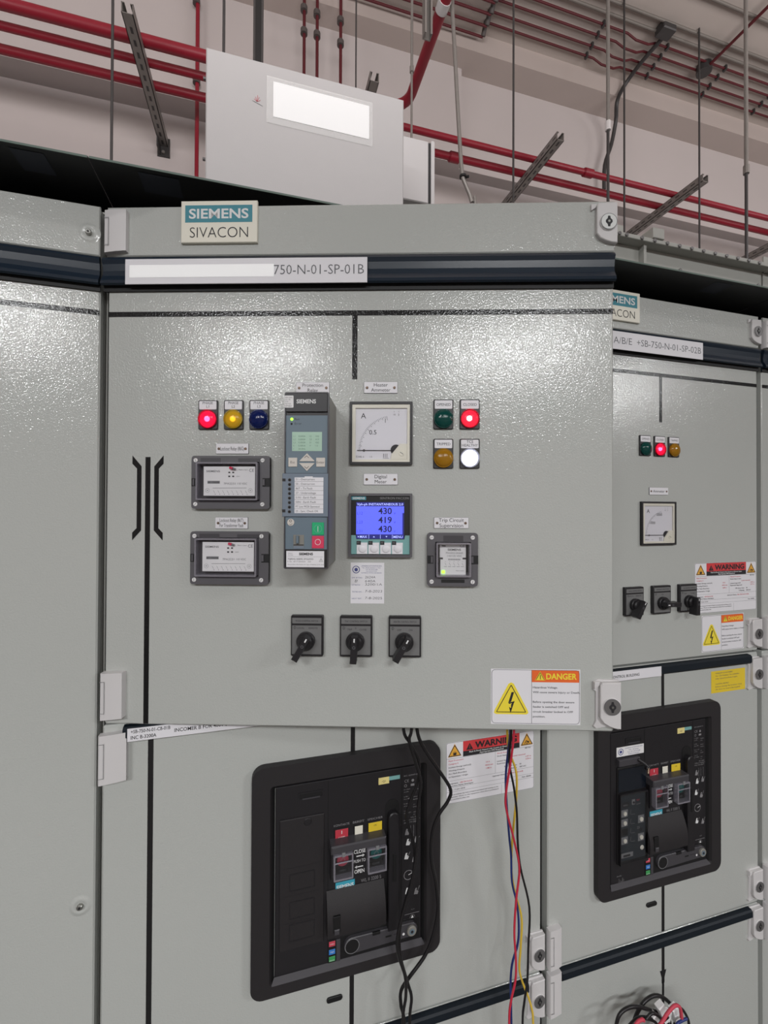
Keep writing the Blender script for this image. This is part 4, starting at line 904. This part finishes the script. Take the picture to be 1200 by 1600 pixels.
    out = [(c0[0]+14*math.cos(R(a)), c0[1]+14*math.sin(R(a))) for a in range(90, 271, 20)]+[(c1[0]+12*math.cos(R(a)), c1[1]+12*math.sin(R(a))) for a in range(-90, 91, 20)]
    mb.prism(out, 5.6, 12, 'relayd', 1); mb.cyl(c0, 11.6, 12, 12.3, 'deep', 28); mb.ring(c0, 13, 1, 'seam', 12.2, 28)
    mb.cyl(c1, 9, 12, 16, 'side', 24, 1); mb.cyl(c1, 5, 16, 16.4, 'slate', 18); mb.cyl(c1, 2.6, 16.3, 16.6, 'ink', 14)
    mb.rect(232, 243, 49, 52, 12.2, 'deep'); mb.rect(247, 262, 50.4, 51.4, 12.2, 'ink'); mb.flat(circ(266, 47, 2.4, 10), 12.2, 'face'); mb.box(208, 222, 59, 64, 10, 13, 'deep', .3)
    mb.build('racking_crank', t)
    if etu:
        mb = MB(); mb.box(54, 126, 292, 312, 5, 5.4, 'face'); seal(mb, (65, 302), 7, 5.5)
        for k, s in enumerate(('JOHNSON AUTOMATION SDN', 'No. 38 Jalan', 'Tel: 07-3512188', 'TESTING')): mb.text(s, 99, 307-k*4.4, 2.2, 'inkb', 5.5, 'c', width=(46, 26, 34, 30)[k])
        mb.build('test_label', t, smooth=0)
    return t
M['yellowtag'] = mat('pale_yellow_tag', srgb(226, 210, 140), .5)
M['display_dark'] = mat('dark_display', srgb(14, 20, 30), .2)
M['slatek'] = mat('trip_unit_foil', srgb(38, 44, 50), .5)
M['redbtn'] = mat('dull_red_button', srgb(160, 60, 78), .45)
M['greenbtn'] = mat('dull_green_button', srgb(28, 92, 90), .45)
M['siemteal'] = mat('bright_teal_tag', srgb(58, 156, 178), .5)
M['bluetag'] = mat('blue_tag', srgb(50, 120, 196), .5)
M['greentag'] = mat('green_tag', srgb(60, 150, 84), .5)
acb(230, 866, 'large black circuit breaker behind the hanging black cables, below the open door', False)
acb(920, 866, 'black circuit breaker with trip unit and white test label, in the closed cabinet at right', True)
# ================================================================ cables and wires hanging out of the open door
def wv(P): return (P.x, P.z, -P.y)
def cable(name, pts, Y0, Y1, r, m, label, cat, group, ext=None):
    n = len(pts); L = []
    for i, (x, y) in enumerate(pts):
        f = min(1, max(0, (y-1140)/200)); L.append(wv(atY(x, y, Y0+(Y1-Y0)*f)))
    if ext: L += [(L[-1][0]+a, L[-1][1]+b, L[-1][2]+c) for a, b, c in ext]
    mb = MB(); mb.tube(L, r, m, 8, smooth_path=5); return tag(mb.build(name, smooth=60), label, cat, group)
cz = lambda pts: [(380+x/3.479, 1140+y/3.479) for x, y in pts]
GB = 'black cables hanging from the open door'
dn = [(4, -120, 0), (-6, -330, 0), (2, -560, 8)]
cable('black_cable', [(633, 1085)]+cz([(872, 0), (907, 75), (952, 165), (953, 270), (905, 400), (890, 490), (930, 640), (925, 780), (880, 940), (855, 1060), (848, 1160), (860, 1260), (895, 1380), (915, 1460), (905, 1590)]), -72, -48, 2.7, 'wblack', 'black cable hanging from the open door, running straightest past the breaker', 'cable', GB, dn)
cable('black_cable', [(645, 1085)]+cz([(915, 0), (903, 60), (935, 170), (965, 290), (950, 430), (945, 640), (915, 830), (868, 1000), (838, 1130), (845, 1230), (880, 1340), (884, 1450), (868, 1590)]), -80, -60, 2.7, 'wblack', 'black cable hanging from the open door just beside the straightest one', 'cable', GB, dn)
cable('black_cable', [(652, 1085)]+cz([(945, 0), (985, 105), (1070, 230), (1127, 325), (1112, 390), (1065, 460), (1028, 560), (1022, 700), (1050, 850), (1055, 1010), (1003, 1200), (900, 1350), (858, 1420), (858, 1500), (875, 1595)]), -66, -36, 3.0, 'wblack', 'black cable that bows out to the right over the edge of the WARNING sticker', 'cable', GB, dn)
cw = lambda pts: [(770+x/3.333, 1120+y/3.333) for x, y in pts]
GW = 'thin coloured wires hanging from the open door'
for m, lab, yy, pts in (
    ('wyellow', 'thin yellow wire hanging in front of the WARNING sticker', -75, [(72, -60), (75, 85), (85, 180), (115, 260), (125, 330), (120, 450), (105, 600), (97, 720), (100, 830), (120, 930), (150, 1050), (145, 1200), (140, 1330), (185, 1460), (205, 1530), (210, 1600)]),
    ('wblue', 'thin dark blue wire hanging in front of the WARNING sticker', -84, [(92, -60), (90, 85), (80, 180), (68, 300), (70, 420), (85, 620), (95, 720), (100, 860), (125, 970), (135, 1080), (130, 1180), (100, 1290), (92, 1400), (95, 1480), (97, 1600)]),
    ('wblack', 'thin black wire hanging among the coloured ones, furthest right below the sticker', -93, [(98, -60), (95, 90), (85, 230), (110, 370), (125, 500), (130, 660), (145, 790), (190, 990), (185, 1200), (180, 1370), (165, 1480), (155, 1600)]),
    ('wred', 'thin red wire hanging in front of the WARNING sticker', -102, [(112, -60), (110, 85), (95, 220), (68, 400), (72, 490), (110, 640), (138, 790), (122, 950), (112, 1120), (120, 1260), (118, 1370), (95, 1480), (85, 1600)])):
    cable('thin_wire', cw(pts), yy-20, yy+22, 2.0, m, lab, 'wire', GW, dn)
# coil of cables at the foot of the right cabinet
t = thing('cable_coil', 'coil of black, red and blue cables with white connectors at the bottom edge', 'cables', 'row', 0, 0)
cc = lambda pts, Y: [wv(atY(900+x/5.4545, 1530+y/5.4545, Y)) for x, y in pts]
loops = [([(470, 520), (500, 345), (560, 220), (630, 155), (700, 140), (770, 175), (830, 250), (850, 360), (800, 520)], -38, 3.6, 'wblack'),
 ([(330, 560), (345, 382), (380, 290), (450, 242), (530, 235), (620, 260), (740, 300), (800, 380), (760, 560)], -50, 3.4, 'wblack'),
 ([(800, 240), (880, 240), (930, 290), (962, 380), (950, 520)], -34, 2.8, 'wblack'),
 ([(440, 420), (520, 340), (600, 330), (680, 370), (700, 480)], -60, 3.6, 'wblack'), ([(600, 340), (650, 290), (720, 330), (760, 420)], -66, 3.0, 'wblack'),
 ([(600, 520), (720, 382), (780, 290), (840, 226), (885, 240), (900, 330)], -76, 3.2, 'inkr'), ([(430, 560), (510, 385), (560, 345), (578, 352)], -72, 3.2, 'inkr'),
 ([(840, 470), (860, 385), (900, 355), (945, 335)], -74, 2.6, 'wblue')]
for p, Y, r, m in loops:
    mb = MB(); mb.tube(cc(p, Y), r, m, 8, smooth_path=5); mb.build('cable_loop', t, smooth=60)
for (x, y, a) in ((680, 365, .5), (765, 345, -.3), (855, 300, .35), (770, 420, .2), (740, 280, .4)):
    P = atY(900+x/5.4545, 1530+y/5.4545, -58); mb = MB(); hh = 17; ww = 8
    q = [(P.x+cx*math.cos(a)-cy*math.sin(a), P.z+cx*math.sin(a)+cy*math.cos(a)) for cx, cy in ((-ww, -hh), (ww, -hh), (ww, hh), (-ww, hh))]
    mb.prism(q, 50, 62, 'face', 1.5); mb.build('connector', t)
mb = MB(); P = atY(1040, 1600, -40)
for k in range(5): mb.tube([(P.x-30+k*9, P.z-10, 30+6*(k % 2)), (P.x-26+k*7, P.z-200, 34), (P.x-20+k*5, P.z-455, 40)], 3, 'wblack', 8)
mb.build('cable_tail', t)

# ================================================================ room
def struct(name, mb, smooth=0): return tag(mb.build(name, smooth=smooth), kind='structure')
def wbox(mb, x0, x1, y0, y1, z0, z1, m): mb.box(x0, x1, z0, z1, -y1, -y0, m)
XL, XR, YF, YB, ZC = -5200, 9000, -6500, 1750, 4475
for nm, a in (('floor', (XL, XR, YF, YB, -100, 0, 'floor')), ('ceiling', (XL, XR, YF, YB, ZC, ZC+100, 'ceil')), ('wall_back', (XL, XR, YB, YB+150, 0, ZC, 'wall')),
              ('wall_left', (XL-150, XL, YF, YB, 0, ZC, 'wall')), ('wall_right', (XR, XR+150, YF, YB, 0, ZC, 'wall')), ('wall_front', (XL, XR, YF-150, YF, 0, ZC, 'walld'))):
    mb = MB(); wbox(mb, *a); struct(nm, mb)
mb = MB(); wbox(mb, XL, 1390, 1632, YB, 3780, 4362, 'wall'); wbox(mb, 1390, XR, 1672, YB, 3780, 4362, 'wall'); struct('trim_1', mb)
mb = MB(); wbox(mb, XL, XR, 1519, YB, 4362, ZC, 'walld'); struct('beam', mb)
# ---- white enclosure on the cabinet roof and the lidded box behind it
t = thing('roof_enclosure', 'large plain white metal enclosure standing on top of the switchgear', 'enclosure', 'row', 0, 0)
mb = MB(); mb.box(142, 514, 2188, 2511, -420, -60, 'box', 2); mb.build('body', t)
mb = MB()
for z in (2480, 2330): mb.tube([(141, z, -90), (134, z, -90)], 3, 'steeld', 8)
mb.build('side_stud', t)
mb = MB()
for pts in (((0, 0), (18, -6)), ((8, 0), (5, 8)), ((8, 0), (12, 9)), ((8, 0), (9, 12)), ((3, 4), (8, 0)), ((14, 4), (9, 0))):
    (a, b), (c, d) = pts; mb.line(222+a, 2434+b, 222+c, 2434+d, .7, 'inkr' if b or d > 0 else 'inkg', -59.6)
mb.build('pen_scribble', t, smooth=0)
t2 = thing('taped_label', 'blank white paper label taped to the front of the roof enclosure', 'label', 'row', 0, 0)
mb = MB(); mb.rect(247, 449, 2400, 2487, -59.5, 'tapeclear'); mb.build('clear_tape', t2, smooth=0)
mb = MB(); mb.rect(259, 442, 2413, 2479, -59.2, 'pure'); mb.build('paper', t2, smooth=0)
t = thing('roof_enclosure', 'smaller white box with a black gasket line, right behind the large white enclosure', 'enclosure', 'row', 0, 0)
mb = MB(); mb.box(528, 622, 2416, 2566, -480, -200, 'box', 2); mb.box(528, 622, 2188, 2416, -470, -240, 'grey', 1); mb.build('body', t)
mb = MB(); mb.box(622, 628, 2418, 2564, -478, -202, 'deep'); mb.build('gasket', t)
mb = MB(); mb.prism([(a, b) for a, b in rrect(628, 637, 2412, 2568, 3)], -484, -198, 'box', 1); mb.build('lid', t)

# ---- pipework. everything horizontal runs along X
GP = 'thick red pipes along the wall'
def hpipe(name, x0, x1, Y, Z, r, m, label, group, cat='pipe', sleeves=()):
    mb = MB(); mb.tube([(x0, Z, -Y), (x1, Z, -Y)], r, m, 20)
    o = mb.build(name); tag(o, label, cat, group)
    for s in sleeves:
        mb = MB(); mb.tube([(s-28, Z, -Y), (s+28, Z, -Y)], r*1.4, m, 20); mb.tube([(s-33, Z, -Y), (s-28, Z, -Y)], r*1.2, m, 20); mb.build('sleeve', o)
    return o
mb = MB(); mb.tube([(XL+20, 3664, -1262), (826, 3664, -1262)]+[(826+88*math.sin(R(a)), 3664, -1174-88*math.cos(R(a))) for a in range(15, 91, 15)]+[(914, 3664, -400)], 23, 'redpipe', 20)
o = tag(mb.build('red_pipe'), 'thickest red pipe, topmost of three at left, bending towards the viewer', 'pipe', GP)
mb = MB(); mb.tube([(914, 3664, -820), (914, 3664, -780)], 25.5, 'hinge', 20); mb.build('pipe_band', o)
hpipe('red_pipe', XL+20, XR-20, 1352, 3658, 16.5, 'redpipe', 'middle red pipe of the three at left, running on above the thick one at right', GP, sleeves=(2065,))
hpipe('red_pipe', XL+20, XR-20, 1462, 3659, 19, 'redpipe', 'lowest red pipe, running along the whole wall', GP, sleeves=(1265,))
# ---- slotted channels carrying them
def channel(x, y0, y1, z, label, group='steel channels holding the red pipes'):
    t = thing('steel_channel', label, 'channel', 'row', x, z, -(y1))
    L = y1-y0
    s = 21; mb = MB()
    # open side up: floor, two walls, two lips
    for a in ((-s, s, -s, -s+3), (-s, -s+3, -s, s), (s-3, s, -s, s), (-s, -s+11, s-3, s), (s-11, s, s-3, s)): mb.box(a[0], a[1], a[2], a[3], 0, L, 'galv')
    for k in range(int(L/50)): mb.add([(-s-.4, -4, 20+k*50), (-s-.4, 4, 20+k*50), (-s-.4, 4, 46+k*50), (-s-.4, -4, 46+k*50)], [(0, 1, 2, 3)], 'galvd')
    for k in range(int(L/50)): mb.add([(-5, -s-.4, 20+k*50), (5, -s-.4, 20+k*50), (5, -s-.4, 46+k*50), (-5, -s-.4, 46+k*50)], [(3, 2, 1, 0)], 'galvd')
    mb.build('rail', t); t['group'] = group
    mb = MB(); mb.box(-30, 30, -75, 25, -2, 6, 'galvd', 1); mb.prism([(-20, -70), (-14, -70), (-14, -20), (-20, -20)], 0, 70, 'galvd'); mb.cyl((0, -55), 8, 6, 14, 'galv', 8); mb.build('wall_bracket', t)
    mb = MB()
    for yy, r in ((1262, 23), (1352, 16.5), (1462, 19)):
        if y0 < yy < y1 and not (yy == 1262 and x > 900): mb.tube([((r+2)*math.cos(R(a)), (3658-z)+(r+2)*math.sin(R(a)), y1-yy) for a in range(-40, 221, 26)], 2.5, 'galvd', 6); mb.box(-3, 3, 21, 50, y1-yy-4, y1-yy+4, 'galvd')
    mb.build('pipe_clamp', t); return t
channel(-273, 1103, 1748, 3618, 'dark steel channel hanging steeply at upper left across the three red pipes')
channel(1715, 1141, 1748, 3618, 'steel channel under the two red pipes, the one nearer the white enclosure')
channel(2710, 1154, 1748, 3618, 'steel channel under the two red pipes, above the right cabinet roof rail')
channel(3800, 1141, 1748, 3618, 'steel channel cut by the right edge of the photo, under the red pipes')
channel(713, 1103, 1748, 3618, 'short visible tip of a steel channel just above the white enclosure')
for x in (1640, 2640, 3700):
    mb = MB(); mb.box(x-12, x+12, 3560, 3650, -1748, -1725, 'brass', 2); tag(mb.build('wall_plug'), 'small brownish block on the wall beside a channel foot', 'block', 'brownish wall blocks')
# ---- ceiling conduits
M['condg'] = mat('weathered_grey_conduit', srgb(122, 116, 110), .6, .2)
GC = 'thin dark red conduits along the ceiling'
XE = 1440
nm = ('first dark red ceiling conduit, nearest the viewer', 'second dark red ceiling conduit from the viewer', 'third dark red ceiling conduit from the viewer', 'fourth dark red ceiling conduit, nearest the wall')
for k, Y in enumerate((1271, 1327, 1386, 1442)):
    z = 4460; X0 = XE+k*6; jog = 2360-k*30
    P = [(X0, z), (jog-90, z), (jog-30, z-22), (jog+60, z-22), (jog+110, z), (XR-20, z)]
    mb = MB(); mb.tube([(a, b, -Y) for a, b in P[:1]+P[1:]], 6, 'redpiped', 10); o = tag(mb.build('ceiling_conduit'), nm[k], 'conduit', GC)
    mb = MB(); mb.tube([(X0-14, z, -Y), (X0+4, z, -Y), (X0+10, z, -Y)], [13, 15, 12], 'coup', 12); mb.tube([(X0-8, z+4, -Y), (X0-8, z-46, -Y-34)], 13, 'coup', 12); mb.build('elbow', o)
    mb = MB(); mb.tube([(X0-8, z-44, -Y-40), (600, z-44, -Y-40)], 6.5, 'redpiped', 10); mb.build('lower_run', o)
    for xs in range(2100+k*10, 5200, 460): mb = MB(); mb.box(xs-6, xs+6, z-13, ZC, -Y-12, -Y+12, 'galvd'); mb.build('saddle_clip', o)
for k, (Y, z) in enumerate(((1162, 4460), (1217, 4460), (1008, 4460))):
    X0 = (1470, 1460, 2300)[k]
    mb = MB(); mb.tube([(X0, z, -Y), (XR-20, z, -Y)], 8, 'condg', 10)
    o = tag(mb.build('grey_conduit'), ('grey ceiling conduit just nearer than the red ones', 'grey ceiling conduit passing the junction box', 'grey ceiling conduit at the top right corner')[k], 'conduit', 'grey conduits along the ceiling')
    if k < 2:
        mb = MB(); mb.tube([(X0-8, z+2, -Y), (X0-8, z-46, -Y-34)], 15, 'coup', 12); mb.build('elbow', o)
        mb = MB(); mb.tube([(X0-8, z-46, -Y-40), (700, z-46, -Y-40)], 8, 'condg', 10); mb.build('lower_run', o)
mb = MB(); mb.box(900, 1400, 4440, 4466, -1175, -1060, 'condg', 2); tag(mb.build('cable_tray'), 'short grey cable tray on the ceiling above the white enclosure', 'tray')
# conduit crossing the ceiling and coming down the wall
pts = [atZ(1042, 52, 4444), atZ(1005, 94, 4444), atZ(985, 120, 4440), atY(972, 140, 1500), atY(964, 160, 1500), atY(962, 190, 1560), atY(955, 226, 1600), atY(945, 258, 1610), atY(944, 296, 1620)]
mb = MB(); mb.tube([wv(p) for p in pts], 12, 'galvd', 10, smooth_path=4); o = tag(mb.build('wall_conduit', smooth=60), 'dark grey conduit bending from the ceiling box down the wall', 'conduit')
P = atZ(1041, 50, 4440); mb = MB(); mb.box(P.x-50, P.x+40, 4425, 4472, -P.y-30, -P.y+34, 'galvd', 5); mb.build('junction_box', o)
a, b = atZ(1100, 110, 4440), atZ(1215, -5, 4440); mb = MB(); mb.tube([(a.x, 4440, -a.y), (a.x, 4440, 0)], 9, 'redpiped', 10); o = tag(mb.build('ceiling_conduit'), 'dark red conduit running across the ceiling towards the viewer from a round box', 'conduit', GC)
mb = MB(); mb.tube([(a.x, 4425, -a.y), (a.x, 4472, -a.y)], 42, 'galvd', 16); mb.build('round_box', o)
# ---- vertical red conduits on the wall
GV = 'thin vertical red conduits on the wall'
for k, (xa, xb, yb, Y, r, ys, lab) in enumerate(((305, 309, 285, 1240, 7, (3, 127), 'thin vertical red pipe at the left of the white enclosure'), (476.5, 473.5, 112, 1480, 8, (14, 50), 'first of three thin vertical red pipes above the white enclosure'), (496.5, 494, 118, 1480, 8, (22, 55), 'second of three thin vertical red pipes above the white enclosure'), (534, 530, 128, 1480, 8, (33, 68), 'third of three thin vertical red pipes above the white enclosure'))):
    Y = Y if k else 1600
    p = atY((xa+xb)/2, yb, Y); q = atY((xa+xb)/2+(.0), 40, Y)
    mb = MB(); mb.tube([(p.x, 4460 if Y < 1519 else 4362, -Y), (p.x, 1500, -Y)], r if k else 10, 'redpiped' if k else 'redpipe', 10); o = tag(mb.build('vertical_pipe'), lab, 'pipe', GV)
    for y in ys:
        c = atY((xa+xb)/2, y, Y); mb = MB(); mb.tube([(c.x, c.z-12, -Y), (c.x, c.z+12, -Y)], 18, 'coup', 12); mb.tube([(c.x, c.z, -Y), (c.x, c.z, -Y-14)], 8, 'coup', 8); mb.build('wall_clip', o)
# ---- hanging rods
GR_ = 'thin hanging rods from the ceiling'
def rod(x, yb, Y, r, lab, m='galvd', coup=None, below=400, zb=None):
    p = atY(x, yb, Y); z0 = 1200
    mb = MB(); mb.tube([(p.x, ZC, -Y), (p.x, z0, -Y)], r, m, 10); o = tag(mb.build('hanging_rod'), lab, 'rod', GR_)
    if coup:
        a, b = atY(x, coup[0], Y), atY(x, coup[1], Y); mb = MB(); mb.tube([(p.x, a.z, -Y), (p.x, b.z, -Y)], r*1.9, coup[2], 10); mb.build('coupling', o)
        mb = MB(); mb.tube([(p.x, ZC, -Y), (p.x, a.z, -Y)], r*1.25, 'galv', 10); mb.build('upper_tube', o)
    return o
rod(174, 252, 800, 4.2, 'thin dark hanging rod at far left, crossing the red pipes')
rod(349.5, 77, 700, 4.5, 'thin dark hanging rod above the left end of the white enclosure', below=-10)
rod(556, 135, 1000, 3.2, 'very thin hanging rod just right of the three vertical red pipes')
rod(643, 213, 900, 4.5, 'grey hanging rod with a coupling, above the smaller white box', 'galv', (104, 113, 'galv'), below=20)
rod(802, 313, 900, 4.6, 'thin dark hanging rod crossing the red pipes left of the nearer channel')
rod(950, 310, 900, 6.5, 'grey hanging tube with a white coupling above the open door\'s top lock', 'galvd', (190, 204, 'hinge'))
rod(975.5, 365, 1150, 5, 'thin dark hanging rod right beside the tube with the white coupling')
rod(1093, 400, 1150, 5, 'thin dark hanging rod passing behind the channel above the right cabinet')
rod(1166.5, 445, 700, 6.5, 'grey hanging tube near the right edge of the photo', 'galvd', (259, 272, 'galv'))
p = atY(403.5, 92, 800)
mb = MB(); mb.box(p.x-17, p.x+17, 1200, ZC, -817, -783, 'galvd', 2); mb.box(p.x-10, p.x+10, 1200, ZC-1, -783, -782, 'deep'); tag(mb.build('vertical_channel'), 'dark vertical steel channel coming down behind the white enclosure', 'channel')
p = atY(668, 57, 800)
mb = MB(); z = p.z
for q in ((-16, 16, -4, 0), (-16, -13, 0, 24), (13, 16, 0, 24), (-16, -8, 22, 25), (8, 16, 22, 25)): mb.box(p.x+q[0], p.x+q[1], z, ZC, -800+q[2]-12, -800+q[3]-12, 'galv')
tag(mb.build('vertical_channel'), 'short grey steel channel hanging in front of the bent thick red pipe', 'channel')
# bent conduit behind the smaller box
L = [(705, -30), (707, 20), (711, 90), (717, 200), (722, 270), (728, 290), (737, 316)]
pts = [wv(atY(x, y, 800)) for x, y in L]; pts += [(pts[-1][0]+20, pts[-1][1]-160, pts[-1][2]), (pts[-1][0]+22, 1000, pts[-1][2])]
mb = MB(); mb.tube(pts, [9.5]*4+[8]*30, 'galv', 12, smooth_path=4); o = tag(mb.build('bent_conduit', smooth=60), 'grey conduit bent near its foot, coming down right of the smaller white box', 'conduit')
c = atY(723.5, 276, 800); mb = MB(); mb.tube([(c.x, c.z-4, -800), (c.x, c.z+4, -800)], 14, 'deep', 12); mb.tube([(c.x+10, c.z, -800), (c.x+20, c.z-2, -790)], 5, 'deep', 8); mb.build('cable_tie', o)

# ================================================================ light
def area(name, x, y, z, sx, sy, P, col=(1, .985, .96), rot=(0, 0, 0)):
    l = bpy.data.lights.new(name, 'AREA'); l.shape = 'RECTANGLE'; l.size = sx; l.size_y = sy; l.energy = P; l.color = col
    o = bpy.data.objects.new(name, l); COL.objects.link(o); o.location = (x*MM, y*MM, z*MM); o.rotation_euler = rot; return o
LZ = 3100
for i, (x, y, p) in enumerate(((-1780, -2980, 98), (450, -3480, 108), (4000, -3400, 106), (-1900, -4700, 12), (1400, -4900, 12), (4800, -4900, 12))):
    area('aisle_lamp', x, y, LZ, 1.3, .3, p, (.98, .99, 1))
for x in (-2600, 300, 3200, 6200): area('rear_fill', x, -900, 3300, 1.6, .8, 30, (1, .955, .95), (R(122), 0, 0))  # unseen fill lights added to brighten the back wall and ceiling
w = bpy.data.worlds.new('world'); SC.world = w; w.use_nodes = True
w.node_tree.nodes['Background'].inputs[0].default_value = (.8, .85, 1, 1); w.node_tree.nodes['Background'].inputs[1].default_value = .1
SC.view_settings.view_transform = 'Standard'; SC.view_settings.look = 'None'; SC.view_settings.exposure = 0; SC.view_settings.gamma = 1
